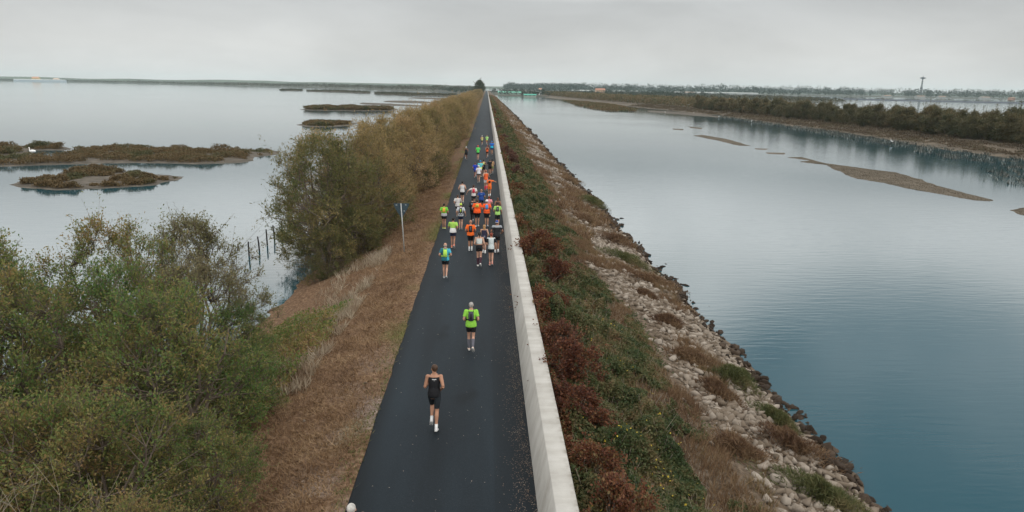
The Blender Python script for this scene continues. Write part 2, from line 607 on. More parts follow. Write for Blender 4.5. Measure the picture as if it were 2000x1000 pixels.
def asphalt_mat():
    m, nt, b = new_mat("asphalt")
    b.inputs["Roughness"].default_value = 0.78
    spec(b, 0.22)
    N, Lk = nt.nodes, nt.links
    t = N.new("ShaderNodeTexCoord")
    s = N.new("ShaderNodeSeparateXYZ")
    Lk.new(t.outputs["Object"], s.inputs[0])
    n = N.new("ShaderNodeTexNoise")
    n.inputs["Scale"].default_value = 55.0
    n.inputs["Detail"].default_value = 4
    Lk.new(t.outputs["Object"], n.inputs["Vector"])
    r = ramp(nt, [(0.3, (0.004, 0.008, 0.0115)), (0.62, (0.010, 0.0165, 0.022)), (0.8, (0.042, 0.05, 0.055))])
    Lk.new(n.outputs["Fac"], r.inputs[0])
    # broad paving patches along the road
    mp = N.new("ShaderNodeMapping")
    mp.inputs["Scale"].default_value = (0.9, 0.09, 1)
    Lk.new(t.outputs["Object"], mp.inputs["Vector"])
    n2 = N.new("ShaderNodeTexNoise")
    n2.inputs["Scale"].default_value = 1.0
    n2.inputs["Detail"].default_value = 5
    Lk.new(mp.outputs[0], n2.inputs["Vector"])
    pr = N.new("ShaderNodeMapRange")
    pr.inputs[1].default_value = 0.3
    pr.inputs[2].default_value = 0.7
    pr.inputs[3].default_value = 0.66
    pr.inputs[4].default_value = 1.38
    Lk.new(n2.outputs["Fac"], pr.inputs[0])
    # the second paving pass, beside the wall, and the tarry left edge are darker
    st = N.new("ShaderNodeMapRange")
    st.inputs[1].default_value = 0.22
    st.inputs[2].default_value = 0.26
    st.inputs[3].default_value = 1.0
    st.inputs[4].default_value = 0.8
    Lk.new(s.outputs["X"], st.inputs[0])
    le = N.new("ShaderNodeMapRange")
    le.interpolation_type = 'SMOOTHSTEP'
    le.inputs[1].default_value = -3.0
    le.inputs[2].default_value = -2.55
    le.inputs[3].default_value = 0.55
    le.inputs[4].default_value = 1.0
    Lk.new(s.outputs["X"], le.inputs[0])

    def mul(a, c):
        x = N.new("ShaderNodeMath")
        x.operation = 'MULTIPLY'
        Lk.new(a, x.inputs[0])
        Lk.new(c, x.inputs[1])
        return x.outputs[0]
    k = mul(mul(pr.outputs[0], st.outputs[0]), le.outputs[0])
    # a few dark oily stains
    for (sx, sy, rx, ry) in [(at(866, 655, 0).x, at(866, 655, 0).y, .32, .75), (at(925, 770, 0).x, at(925, 770, 0).y, .3, .45), (at(905, 780, 0).x, at(905, 780, 0).y, .3, .5), (at(890, 640, 0).x - .35, at(890, 640, 0).y, .25, .5)]:
        mq = N.new("ShaderNodeMapping")
        mq.vector_type = 'TEXTURE'
        mq.inputs["Location"].default_value = (sx, sy, 0)
        mq.inputs["Scale"].default_value = (rx, ry, 1000)
        Lk.new(t.outputs["Object"], mq.inputs["Vector"])
        ln = N.new("ShaderNodeVectorMath")
        ln.operation = 'LENGTH'
        Lk.new(mq.outputs[0], ln.inputs[0])
        ns = N.new("ShaderNodeMath")
        ns.operation = 'MULTIPLY_ADD'
        ns.inputs[1].default_value = 1.6
        Lk.new(n2.outputs["Fac"], ns.inputs[0])
        Lk.new(ln.outputs["Value"], ns.inputs[2])
        mr = N.new("ShaderNodeMapRange")
        mr.interpolation_type = 'SMOOTHSTEP'
        mr.inputs[1].default_value = 0.9
        mr.inputs[2].default_value = 1.9
        mr.inputs[3].default_value = 0.62
        mr.inputs[4].default_value = 1.0
        Lk.new(ns.outputs[0], mr.inputs[0])
        k = mul(k, mr.outputs[0])
    # transverse paving joint
    jy = at(885, 541, 0).y
    j = N.new("ShaderNodeMath")
    j.operation = 'COMPARE'
    j.inputs[1].default_value = jy
    j.inputs[2].default_value = 0.035
    Lk.new(s.outputs["Y"], j.inputs[0])
    jm = N.new("ShaderNodeMath")
    jm.operation = 'MULTIPLY_ADD'
    jm.inputs[1].default_value = -0.45
    jm.inputs[2].default_value = 1.0
    Lk.new(j.outputs[0], jm.inputs[0])
    k = mul(k, jm.outputs[0])
    vm = N.new("ShaderNodeVectorMath")
    vm.operation = 'SCALE'
    Lk.new(r.outputs[0], vm.inputs[0])
    Lk.new(k, vm.inputs["Scale"])
    Lk.new(vm.outputs[0], b.inputs["Base Color"])
    bp = N.new("ShaderNodeBump")
    bp.inputs["Strength"].default_value = 0.35
    bp.inputs["Distance"].default_value = 0.006
    Lk.new(n.outputs["Fac"], bp.inputs["Height"])
    Lk.new(bp.outputs[0], b.inputs["Normal"])
    return m


ry = np.concatenate([np.arange(-12, 80, 0.5), np.arange(80, 1601, 10.0)])
wob = (fbm(ry * 0.5, ry * 0 + 2, 5) - 0.5) * 0.1 + (fbm(ry * 2.1, ry * 0 + 7, 6) - 0.5) * 0.05
rows = []
for yv, w in zip(ry, wob):
    rows += [(-3.05 + w, yv, -0.12), (-3.02 + w, yv, -0.012), (-2.97 + w, yv, 0.0), (-1.0, yv, 0.012), (1.195, yv, 0.0)]
k5 = np.arange(4)
fq = (np.arange(len(ry) - 1)[:, None, None] * 5 + np.stack([k5, k5 + 1, k5 + 6, k5 + 5], 1)[None]).reshape(-1, 4)
tag(mesh_obj("road", rows, fq, asphalt_mat(), smooth=True), kind='structure')


def wall_mat():
    m, nt, b = new_mat("painted_concrete")
    b.inputs["Roughness"].default_value = 0.8
    spec(b, 0.25)
    N, Lk = nt.nodes, nt.links
    t = N.new("ShaderNodeTexCoord")
    n = N.new("ShaderNodeTexNoise")
    n.inputs["Scale"].default_value = 1.3
    n.inputs["Detail"].default_value = 9
    n.inputs["Roughness"].default_value = 0.65
    Lk.new(t.outputs["Object"], n.inputs["Vector"])
    r = ramp(nt, [(0.25, (0.32, 0.305, 0.275)), (0.5, (0.405, 0.39, 0.36)), (0.75, (0.465, 0.45, 0.42))])
    Lk.new(n.outputs["Fac"], r.inputs[0])
    # lichen and dirt on the outer edge of the top
    s = N.new("ShaderNodeSeparateXYZ")
    Lk.new(t.outputs["Object"], s.inputs[0])
    e = N.new("ShaderNodeMapRange")
    e.inputs[1].default_value = 1.74
    e.inputs[2].default_value = 1.88
    Lk.new(s.outputs["X"], e.inputs[0])
    n2 = N.new("ShaderNodeTexNoise")
    n2.inputs["Scale"].default_value = 5.0
    n2.inputs["Detail"].default_value = 6
    Lk.new(t.outputs["Object"], n2.inputs["Vector"])
    q = N.new("ShaderNodeMapRange")
    q.inputs[1].default_value = 0.45
    q.inputs[2].default_value = 0.7
    Lk.new(n2.outputs["Fac"], q.inputs[0])
    mm = N.new("ShaderNodeMath")
    mm.operation = 'MULTIPLY'
    Lk.new(e.outputs[0], mm.inputs[0])
    Lk.new(q.outputs[0], mm.inputs[1])
    x = N.new("ShaderNodeMix")
    x.data_type = 'RGBA'
    Lk.new(mm.outputs[0], x.inputs["Factor"])
    Lk.new(r.outputs[0], x.inputs[6])
    x.inputs[7].default_value = (0.19, 0.165, 0.13, 1)
    # rain streaks down the face and thin joints between the cast lengths
    mp = N.new("ShaderNodeMapping")
    mp.inputs["Scale"].default_value = (0.3, 2.6, 0.35)
    Lk.new(t.outputs["Object"], mp.inputs["Vector"])
    n3 = N.new("ShaderNodeTexNoise")
    n3.inputs["Scale"].default_value = 1.5
    n3.inputs["Detail"].default_value = 6
    Lk.new(mp.outputs[0], n3.inputs["Vector"])
    sr = ramp(nt, [(0.3, (0.84, 0.83, 0.81)), (0.6, (1.0, 1.0, 1.0))])
    Lk.new(n3.outputs["Fac"], sr.inputs[0])
    pp = N.new("ShaderNodeMath")
    pp.operation = 'PINGPONG'
    pp.inputs[1].default_value = 4.0
    Lk.new(s.outputs["Y"], pp.inputs[0])
    jr = N.new("ShaderNodeMapRange")
    jr.inputs[1].default_value = 0.006
    jr.inputs[2].default_value = 0.016
    jr.inputs[3].default_value = 0.86
    jr.inputs[4].default_value = 1.0
    Lk.new(pp.outputs[0], jr.inputs[0])
    y1 = N.new("ShaderNodeMix")
    y1.data_type = 'RGBA'
    y1.blend_type = 'MULTIPLY'
    y1.inputs["Factor"].default_value = 1.0
    Lk.new(x.outputs[2], y1.inputs[6])
    Lk.new(sr.outputs[0], y1.inputs[7])
    y2 = N.new("ShaderNodeVectorMath")
    y2.operation = 'SCALE'
    Lk.new(y1.outputs[2], y2.inputs[0])
    Lk.new(jr.outputs[0], y2.inputs["Scale"])
    Lk.new(y2.outputs[0], b.inputs["Base Color"])
    bp = N.new("ShaderNodeBump")
    bp.inputs["Strength"].default_value = 0.25
    bp.inputs["Distance"].default_value = 0.02
    Lk.new(n2.outputs["Fac"], bp.inputs["Height"])
    Lk.new(bp.outputs[0], b.inputs["Normal"])
    return m


prof = [(1.18, -0.5), (1.18, 0.0), (1.40, 0.985), (1.415, 1.0), (1.84, 1.0), (1.86, 0.98), (1.88, -0.5)]
wy = np.concatenate([np.arange(-12, 100, 2.0), np.arange(100, 1581, 20.0)])
rows = []
for yv in wy:
    o_ = (fbm(np.array([yv * 0.2]), np.array([3.0]), 12)[0] - 0.5) * 0.02
    rows += [(px + (o_ if pz > 0.5 else 0), yv, pz + (o_ if pz > 0.5 else 0)) for px, pz in prof]
kp = len(prof)
k6 = np.arange(kp - 1)
fq = (np.arange(len(wy) - 1)[:, None, None] * kp + np.stack([k6, k6 + kp, k6 + kp + 1, k6 + 1], 1)[None]).reshape(-1, 4)
tag(mesh_obj("flood_wall", rows, fq, wall_mat()), "long low white concrete flood wall with a sloping face along the right edge of the road", "wall")


# ------------------------------------------------------------------ land in the lagoon
def poly_sd(px, py, poly):
    """Signed distance to a polygon, positive inside."""
    d2 = np.full(px.shape, 1e18)
    inside = np.zeros(px.shape, bool)
    n = len(poly)
    for i in range(n):
        ax, ay = poly[i]
        bx, by = poly[(i + 1) % n]
        ex, ey = bx - ax, by - ay
        wx, wy_ = px - ax, py - ay
        t = np.clip((wx * ex + wy_ * ey) / (ex * ex + ey * ey + 1e-9), 0, 1)
        d2 = np.minimum(d2, (wx - ex * t) ** 2 + (wy_ - ey * t) ** 2)
        c = ((ay > py) != (by > py)) & (px < (bx - ax) * (py - ay) / (by - ay + 1e-12) + ax)
        inside ^= c
    return np.where(inside, 1, -1) * np.sqrt(d2)


def land(name, pix, cell, hmax, slope, rag, mat, seed=1, world_pts=None, inset=0.0):
    """Low ground rising out of the water inside an outline (pixels on the water plane, or world points)."""
    poly = world_pts or [tuple(at(px, py).xy) for px, py in pix]
    P = np.array(poly)
    lo, hi = P.min(0) - 2 * cell, P.max(0) + 2 * cell
    gx = np.arange(lo[0], hi[0] + cell, cell)
    gy = np.arange(lo[1], hi[1] + cell, cell)
    X, Y = np.meshgrid(gx, gy, indexing='ij')

    def sd(x, y):
        return poly_sd(x, y, poly) + (fbm(x / (rag * 4), y / (rag * 4), seed, 4) - 0.5) * 2 * rag - inset

    S = sd(X, Y)

    def height(s, x, y):
        return WATER + np.clip(s * slope, -0.6, hmax) + (fbm(x / (cell * 2.5), y / (cell * 2.5), seed + 5) - 0.5) * hmax * 0.5 * np.clip(s / (3 * cell), 0, 1)
    Z = height(S, X, Y)
    n, m = X.shape
    ii, jj = np.meshgrid(np.arange(n - 1), np.arange(m - 1), indexing='ij')
    keep = np.maximum(np.maximum(S[:-1, :-1], S[1:, :-1]), np.maximum(S[:-1, 1:], S[1:, 1:])) > -0.3 * cell
    q = np.stack([ii * m + jj, (ii + 1) * m + jj, (ii + 1) * m + jj + 1, ii * m + jj + 1], -1)[keep]
    used, inv = np.unique(q, return_inverse=True)
    V = np.stack([X.ravel(), Y.ravel(), Z.ravel()], 1)[used]
    o = mesh_obj(name, V, inv.reshape(-1, 4), mat, smooth=True)

    def sample(rng, count, smin, smax=1e9):
        x = rng.uniform(lo[0], hi[0], count)
        y = rng.uniform(lo[1], hi[1], count)
        s = sd(x, y)
        k = (s > smin) & (s < smax)
        return np.stack([x[k], y[k], height(s[k], x[k], y[k])], 1), s[k]
    return o, sample


mud = plain("wet_mud", (0.095, 0.082, 0.066), 0.9, 0.35, 0.9, 0.3, 0.1)
sand = plain("sandbar_silt", (0.11, 0.093, 0.072), 0.95, 0.35, 0.5, 0.4, 0.1)
marsh_soil = plain("marsh_soil", (0.045, 0.045, 0.03), 0.95, 0.5, 0.02)
samphire = leafy("samphire", [(0.045, 0.055, 0.022), (0.08, 0.08, 0.033), (0.13, 0.085, 0.038), (0.105, 0.075, 0.034), (0.085, 0.09, 0.036)], 0.12, 0.1, 0.7)


def marsh_scrub(sample, rng, count, smin, size, hmax, patch, cut=0.42, seed=3, mat=None, parent=None, name='scrub', n=6):
    """Low bushes in rounded patches with bare mud between."""
    p, s = sample(rng, count, smin)
    f = fbm(p[:, 0] / patch, p[:, 1] / patch, seed, 2)
    k = f > cut
    p, f, s = p[k], f[k], s[k]
    h = hmax * np.clip((f - cut) * 7, 0.05, 1) ** 0.5 * (0.3 + 1.2 * fbm(p[:, 0] / (patch * 0.3), p[:, 1] / (patch * 0.3), seed + 1, 2))
    pos = np.repeat(p, n, 0)
    hh = np.repeat(h, n)
    u = rng.random(len(pos)) ** 0.6
    pos = pos + np.stack([rng.normal(0, size * .8, len(pos)), rng.normal(0, size * .8, len(pos)), u * hh], 1)
    d = rng.normal(0, 0.7, (len(pos), 3)) + np.array([0, 0, 0.9])
    v, fc = leaf_quads(pos, d, size, size * 0.6, rng, 0.3)
    return mesh_obj(name, v, fc, mat or samphire, parent)


rng = np.random.default_rng(11)
isl = [
    ("long russet marsh island with grey mud rim, widest in the left lagoon",
     [(-90, 329), (0, 325.5), (106, 322.5), (168, 320), (266, 318.5), (392, 321), (462, 318.5), (495, 314), (500, 307), (538, 303.5), (544, 296), (520, 292), (420, 291), (277, 289), (200, 290), (150, 295), (120, 303), (40, 309), (-90, 313)], 0.7, 0.18, 0.75, 36000, 2.8),
    ("dark marsh islet at the photo's left edge behind the long russet island",
     [(-90, 304), (10, 306), (48, 300), (56, 294), (125, 294), (137, 291), (130, 287), (60, 288), (-90, 288)], 0.7, 0.18, 0.95, 15000, 2.8),
    ("russet scrub islet on a pale mud spit in front of the long island",
     [(14, 361), (40, 356), (105, 352), (118, 338), (135, 333), (205, 331), (230, 336), (340, 342), (364, 345), (347, 351), (300, 362), (220, 368), (110, 371), (45, 367)], 0.5, 0.18, 0.68, 28000, 2.2),
    ("small dark double islet left of the hedge top, below the thin straight bar",
     [(582, 245), (600, 240), (640, 239), (700, 240), (699, 243.5), (660, 247.5), (600, 248)], 1.2, 0.2, 1.0, 9000, 6.0),
    ("thin straight dark marsh bar left of the hedge top with even height",
     [(588, 213.8), (602, 212), (640, 211.5), (774, 213), (775, 217), (700, 216.5), (605, 215.5)], 1.5, 0.3, 1.5, 12000, 9.0),
]
for lab, pix, cell, hm, hv, cnt, patch in isl:
    o, smp = land("marsh_islet", pix, cell, hm, 0.1, cell * 1.6, mud, seed=int(abs(pix[0][0])) + 3)
    tag(o, lab, "islet")
    dist = at(*pix[0]).length
    tag(marsh_scrub(smp, rng, cnt, cell * 1.6, max(0.2, dist * 0.0017), hv, patch, 0.405 if patch < 8 else 0.25, seed=int(pix[0][1])), kind=None).parent = o

far_scrub = leafy("far_scrub", [(0.03, 0.034, 0.018), (0.055, 0.052, 0.028), (0.085, 0.065, 0.035)], 0.02, 0.0, 0.6)
bars = [("longer thin dark mud bar far off in the left lagoon", [(600, 177), (660, 177.5), (722, 180.5), (722, 182.3), (650, 179.6), (600, 178.3)]),
        ("shortest thin mud bar, a faint dash far off in the left lagoon", [(548, 175.5), (590, 176), (590, 177.5), (548, 176.8)]),
        ("dark reedy bar reaching to the hedge far off in the left lagoon", [(732, 181.5), (800, 183), (890, 185.5), (890, 188), (800, 186.5), (732, 184)]),
        ("bare low mud bar between the thin straight bar and the far reedy bar", [(700, 200.5), (770, 203), (835, 207), (770, 206.3), (700, 203)]),
        ("pale mud shoal touching the hedge beyond the thin straight bar", [(750, 197), (800, 197), (838, 198.5), (838, 201), (790, 201), (750, 199)]),
        ("low shoal against the hedge, beneath the far reedy bar", [(800, 190.5), (870, 191.5), (900, 194), (850, 194), (800, 192)])]
for i, (lab, pix) in enumerate(bars):
    o, smp = land("mud_bar", pix, 5.0, 0.35, 0.1, 3.0, mud, seed=31 + i)
    tag(o, lab, "mud bar", "mud bars far out in the left lagoon")
    if i in (0, 2, 1):
        marsh_scrub(smp, rng, 4500, 0.5, 1.3, 1.8, 30.0, 0.2, 9, far_scrub, o)

# sandbars in the right channel
shoals = [("long curving brown sandbar in the right channel, the largest", [(1526, 307), (1570, 305.5), (1588, 311), (1620, 319), (1680, 327), (1760, 337), (1800, 348), (1840, 363), (1900, 378), (1955, 391.5), (1945, 395.5), (1900, 393), (1860, 386), (1800, 375), (1760, 368), (1715, 357), (1660, 349), (1635, 338), (1605, 322), (1548, 315.5), (1572, 313)], 0.5),
          ("slim brown sandbar beyond the long curving one, up the right channel", [(1350, 264.5), (1372, 263.5), (1420, 271), (1468, 285), (1440, 285), (1400, 275)], 0.7),
          ("brown mud bank cut by the right edge of the photo", [(1968, 410), (2005, 404), (2070, 408), (2090, 424), (1995, 420)], 0.4),
          ("short dash of mud just beyond the tip of the long curving sandbar", [(1493, 297.5), (1535, 298.5), (1532, 302), (1500, 300.5)], 0.5),
          ("tiniest dash of mud between the two brown sandbars", [(1474, 289.5), (1500, 290.5), (1496, 293), (1476, 291.8)], 0.5),
          ("flat mud dash alone in mid channel, left one of the far pair", [(1312, 250.8), (1336, 252), (1334, 254.5), (1314, 253)], 0.7),
          ("flat mud dash alone in mid channel, right one of the far pair", [(1344, 247), (1372, 249.5), (1370, 252.5), (1348, 250)], 0.7)]
for i, (lab, pix, cell) in enumerate(shoals):
    o, smp = land("sandbar", pix, cell, 0.10, 0.05, cell * (1.1 if i < 3 else 0.6), sand, seed=51 + i, inset=(0.7, 0.3, 0.1)[i] if i < 3 else 0.0)
    tag(o, lab, "sandbar", "sandbars in the right channel")
    if i < 3:
        p, s = smp(rng, 60000 if i == 0 else 9000, 0.1)
        v, f = blade_tris(p, 0.05, 0.07, rng, 1.5)
        tag(mesh_obj("weed", v, f, leafy("shoal_weed", [(0.085, 0.068, 0.048), (0.15, 0.122, 0.084), (0.12, 0.1, 0.07)], 0.3, 0.0), o), kind='stuff')

# the far bank of the right channel: a strip along its shoreline
shore_px = [(2250, 384), (2120, 343), (2000, 312), (1900, 298), (1800, 283), (1700, 267.5), (1600, 253), (1500, 240), (1400, 226), (1300, 215), (1200, 205), (1100, 194.5), (1040, 187)]
shore = np.array([at(a, b).xy[:] for a, b in shore_px])
seg = np.linalg.norm(np.diff(shore, axis=0), axis=1)
acc = np.concatenate([[0], np.cumsum(seg)])


def bank_xy(t, off):
    """Point at distance t along the far shoreline, off metres inland."""
    x, y = np.interp(t, acc, shore[:, 0]), np.interp(t, acc, shore[:, 1])
    e = 6.0
    dx = np.interp(t + e, acc, shore[:, 0]) - np.interp(t - e, acc, shore[:, 0])
    dy = np.interp(t + e, acc, shore[:, 1]) - np.interp(t - e, acc, shore[:, 1])
    L = np.hypot(dx, dy) + 1e-9
    return x + dy / L * off, y - dx / L * off


_BO = np.array([-6, 0, 2, 6, 11, 15, 40, 50, 54])
_BZ = np.array([-3.3, -2.8, -2.55, -2.45, -1.9, -1.3, -1.2, -1.9, -3.4])


def bank_z(t, off):
    return np.interp(off + (fbm(t * 0.07, off * 0.05, 4) - 0.5) * 6 * np.clip(1 - off / 14, 0, 1), _BO, _BZ) + (fbm(t * 0.3, off * 0.3, 8) - 0.5) * 0.35 * (off > 1.5)


tt = np.concatenate([np.arange(0, 300, 1.5), np.arange(300, acc[-1], 8.0)])
oo = np.array([-6, -3, -1.5, 0, 1, 2, 3, 4.5, 6, 8, 10, 12, 14, 17, 22, 28, 34, 40, 46, 50, 54.0])
T, O = np.meshgrid(tt, oo, indexing='ij')
bx, by = bank_xy(T, O)
n_, m_ = T.shape
ii, jj = np.meshgrid(np.arange(n_ - 1), np.arange(m_ - 1), indexing='ij')
fq = np.stack([ii * m_ + jj, ii * m_ + jj + 1, (ii + 1) * m_ + jj + 1, (ii + 1) * m_ + jj], -1).reshape(-1, 4)
bank_soil = plain("far_bank_soil", (0.095, 0.075, 0.052), 0.9, 0.4, 0.25)
tag(mesh_obj("far_bank", np.stack([bx.ravel(), by.ravel(), bank_z(T, O).ravel()], 1), fq, bank_soil, smooth=True), kind='structure')

# marsh and land at the edge of the lagoon (world outlines read off the water plane)
o, s_left = land("marshland", None, 22.0, 0.5, 0.02, 30.0, marsh_soil, 71, [tuple(at(a, b).xy) for a, b in [(-250, 155.2), (0, 158.6), (130, 161), (250, 163.3), (380, 166.5), (500, 169.5), (600, 172), (700, 174.5), (780, 177.5), (860, 179.5), (940, 180)]] + [(-20, 3800), (-1500, 4700), (-4900, 4700)])
tag(o, kind='structure')
o, s_end = land("channel_head_shore", None, 14.0, 0.9, 0.05, 8.0, marsh_soil, 72, [(-60, 1250), (17, 1020), (24, 940), (60, 905), (110, 880), (150, 930), (420, 1180), (360, 1900), (-200, 2300)])
tag(o, kind='structure')
o, s_mid = land("back_marsh", None, 14.0, 0.5, 0.03, 12.0, marsh_soil, 73, [tuple(at(a, b).xy) for a, b in [(1060, 184), (1300, 194), (1500, 199), (1640, 200.5), (1648, 197), (1560, 191.5), (1480, 189), (1250, 183), (1080, 180)]])
tag(o, kind='structure')
o, s_right = land("far_shore", None, 25.0, 0.8, 0.03, 14.0, marsh_soil, 74, [tuple(at(a, b).xy) for a, b in [(985, 177.0), (1125, 179.8), (1300, 182.6), (1500, 186), (1640, 188.5), (1800, 191.5), (2000, 195.2), (2300, 201)]] + [(3400, 3300), (2000, 4500), (100, 4500)])
tag(o, kind='structure')
o, s_dyke = land("lagoon_dyke", None, 6.0, 1.2, 0.12, 2.0, plain("dyke_soil", (0.05, 0.06, 0.075), 0.9, 0.2, 0.05), 75, [tuple(at(a, b).xy) for a, b in [(1640, 194.2), (1800, 198.2), (2000, 202.6), (2300, 209), (2300, 206.8), (2000, 200.8), (1800, 196.4), (1640, 192.6)]])
tag(o, kind='structure')
# low hills beyond
hx = np.linspace(-5300, 4000, 120)
hz = 8 + 58 * np.clip(fbm(hx / 900, hx * 0 + 3, 21, 4) - 0.2, 0, 1) * np.interp(hx, [-5300, -3600, -1500, 0, 1500, 4000], [1.0, .9, .6, .4, .3, .2])
hv = np.concatenate([np.stack([hx, 4750 + 0 * hx, 0 * hx - 4], 1), np.stack([hx, 5000 + 0 * hx, hz], 1), np.stack([hx, 5350 + 0 * hx, 0 * hx - 4], 1)])
k = np.arange(len(hx) - 1)
nh = len(hx)
tag(mesh_obj("hills", hv, np.concatenate([np.stack([k, k + 1, k + 1 + nh, k + nh], 1), np.stack([k + nh, k + nh + 1, k + 1 + 2 * nh, k + 2 * nh], 1)]), plain("hill_green", (0.05, 0.06, 0.03), 0.95, 0.3, 0.004), smooth=True), kind='structure')

# ------------------------------------------------------------------ trees and bushes
bark = plain("bark", (0.11, 0.085, 0.065), 0.9, 0.35, 6.0, 0.3)
pale_twig = plain("pale_twig", (0.30, 0.25, 0.19), 0.85, 0.25, 6.0)


def tree_parts(seed, H, Rad, n_clump, n_twig, n_leaf, L, W, clump_r, stems=3, z0=0.15, gap=0.0, top_bias=0.8, twig_r=0.006, upb=0.35):
    """A many-stemmed tree: stems, a limb to each clump of foliage, twigs, leaves along the twigs."""
    g = np.random.default_rng(seed)
    segs = []
    nodes = []
    for s in range(stems):
        a = 2 * np.pi * (s + g.random() * 0.6) / stems
        p = np.array([np.cos(a), np.sin(a), 0]) * 0.12 * Rad * (stems > 1) + np.array([0, 0, -0.3])
        reach = Rad * g.uniform(0.25, 0.6)
        top = np.array([np.cos(a) * reach, np.sin(a) * reach, H * g.uniform(0.62, 0.85)])
        K = 7
        r0 = 0.012 * H + 0.03
        prev = p
        for k in range(1, K + 1):
            t = k / K
            q = p + (top - p) * np.array([t ** 1.4, t ** 1.4, t]) + g.normal(0, 0.02 * H, 3) * np.array([1, 1, 0.3])
            segs.append([*prev, *q, r0 * (1 - 0.8 * (k - 1) / K), r0 * (1 - 0.8 * k / K)])
            nodes.append((q, r0 * (1 - 0.8 * k / K)))
            prev = q
    N = np.array([n[0] for n in nodes])
    ph = g.uniform(0, 6.28, 3)
    cl = []
    while len(cl) < n_clump:
        t = g.random() ** top_bias
        a = g.uniform(0, 2 * np.pi)
        prof = np.sin(np.pi * np.clip(0.12 + 0.86 * t, 0, 1)) ** 0.6
        lob = 1 + 0.22 * np.sin(2 * a + ph[0]) + 0.16 * np.sin(3 * a + ph[1] + 3 * t) + 0.1 * np.sin(5 * a + ph[2])
        rr = Rad * prof * lob * np.sqrt(g.uniform(0.12, 1.0))
        z = H * (z0 + (1 - z0) * t)
        if gap and fbm(np.array([a * 1.6 + seed]), np.array([z * 0.7]), seed, 2)[0] < gap: continue
        cl.append([rr * np.cos(a), rr * np.sin(a), z])
    cl = np.array(cl)
    for c in cl:
        d = np.linalg.norm(N - c, axis=1) + np.where(N[:, 2] > c[2] - 0.05 * H, 3.0, 0)
        j = int(np.argmin(d))
        b, r = nodes[j]
        m = b * 0.5 + c * 0.5 + np.array([0, 0, -0.06 * np.linalg.norm(c - b)]) + g.normal(0, 0.05 * np.linalg.norm(c - b), 3)
        r1 = min(r * 0.6, 0.008 + 0.01 * np.linalg.norm(c - b))
        segs.append([*b, *m, r1, r1 * 0.7])
        segs.append([*m, *c, r1 * 0.7, max(twig_r, r1 * 0.35)])
    ctr = np.repeat(cl, n_twig, 0)
    out = unit(ctr * np.array([1, 1, 0.25]) + np.array([0, 0, 0.15 * H]))
    d = unit(out * 0.7 + np.array([0, 0, upb]) + g.normal(0, 0.75, ctr.shape))
    ln = clump_r * g.uniform(0.45, 1.3, len(ctr)) * np.where(g.random(len(ctr)) < 0.07, 2.1, 1.0)
    end = ctr + d * ln[:, None]
    tw = np.concatenate([ctr, end, np.full((len(ctr), 1), twig_r), np.full((len(ctr), 1), twig_r * 0.4)], 1)
    tv, tf = tubes(np.array(segs), 6)
    wv, wf = tubes(tw, 3)
    V = np.concatenate([tv, wv])
    Fc = np.concatenate([tf, wf + len(tv)])
    t = g.uniform(0.15, 1.1, (len(ctr), n_leaf, 1))
    pos = ctr[:, None] + d[:, None] * (ln[:, None, None] * t) + g.normal(0, clump_r * 0.13, (len(ctr), n_leaf, 3))
    dirs = np.repeat(d[:, None], n_leaf, 1) + g.normal(0, 0.5, (len(ctr), n_leaf, 3))
    lv, lf = leaf_quads(pos.reshape(-1, 3), dirs.reshape(-1, 3), L, W, g, 0.6)
    return V, Fc, lv, lf


def make_tree(name, lab, cat, loc, mat_leaf, mat_bark, group=None, rz=0.0, **kw):
    V, Fc, lv, lf = tree_parts(**kw)
    root = tag(empty(name, loc, rz), lab, cat, group)
    mesh_obj("trunk", V, Fc, mat_bark, root)
    mesh_obj("crown", lv, lf, mat_leaf, root)
    return root


def replant(src, lab, loc, sc, rz, group=None):
    o = copy_tree(src)
    o.location = loc
    o.scale = sc if isinstance(sc, tuple) else (sc, sc, sc)
    o.rotation_euler = (0, 0, rz)
    o['label'] = lab
    if group: o['group'] = group
    return o


def gz(x, y): return float(ground(np.array([x]), np.array([y]))[0])


near_leaf = leafy("locust_leaf", [(0.046, 0.112, 0.026), (0.088, 0.155, 0.038), (0.15, 0.175, 0.05), (0.24, 0.185, 0.066), (0.30, 0.185, 0.088)], 0.55, 0.42, 0.5, 0.35)
dull_leaf = leafy("thin_leaf", [(0.09, 0.105, 0.04), (0.15, 0.15, 0.065), (0.21, 0.18, 0.09), (0.25, 0.2, 0.12)], 0.6, 0.42, 0.5, 0.2)
hedge_leaf = leafy("tamarisk_leaf", [(0.145, 0.132, 0.048), (0.255, 0.195, 0.08), (0.325, 0.233, 0.105), (0.37, 0.255, 0.13), (0.405, 0.287, 0.165)], 0.22, 0.45, 0.55, 0.4)
green_hedge = leafy("green_tamarisk_leaf", [(0.055, 0.08, 0.026), (0.10, 0.11, 0.036), (0.18, 0.15, 0.055), (0.26, 0.19, 0.08)], 0.25, 0.42, 0.6, 0.1)

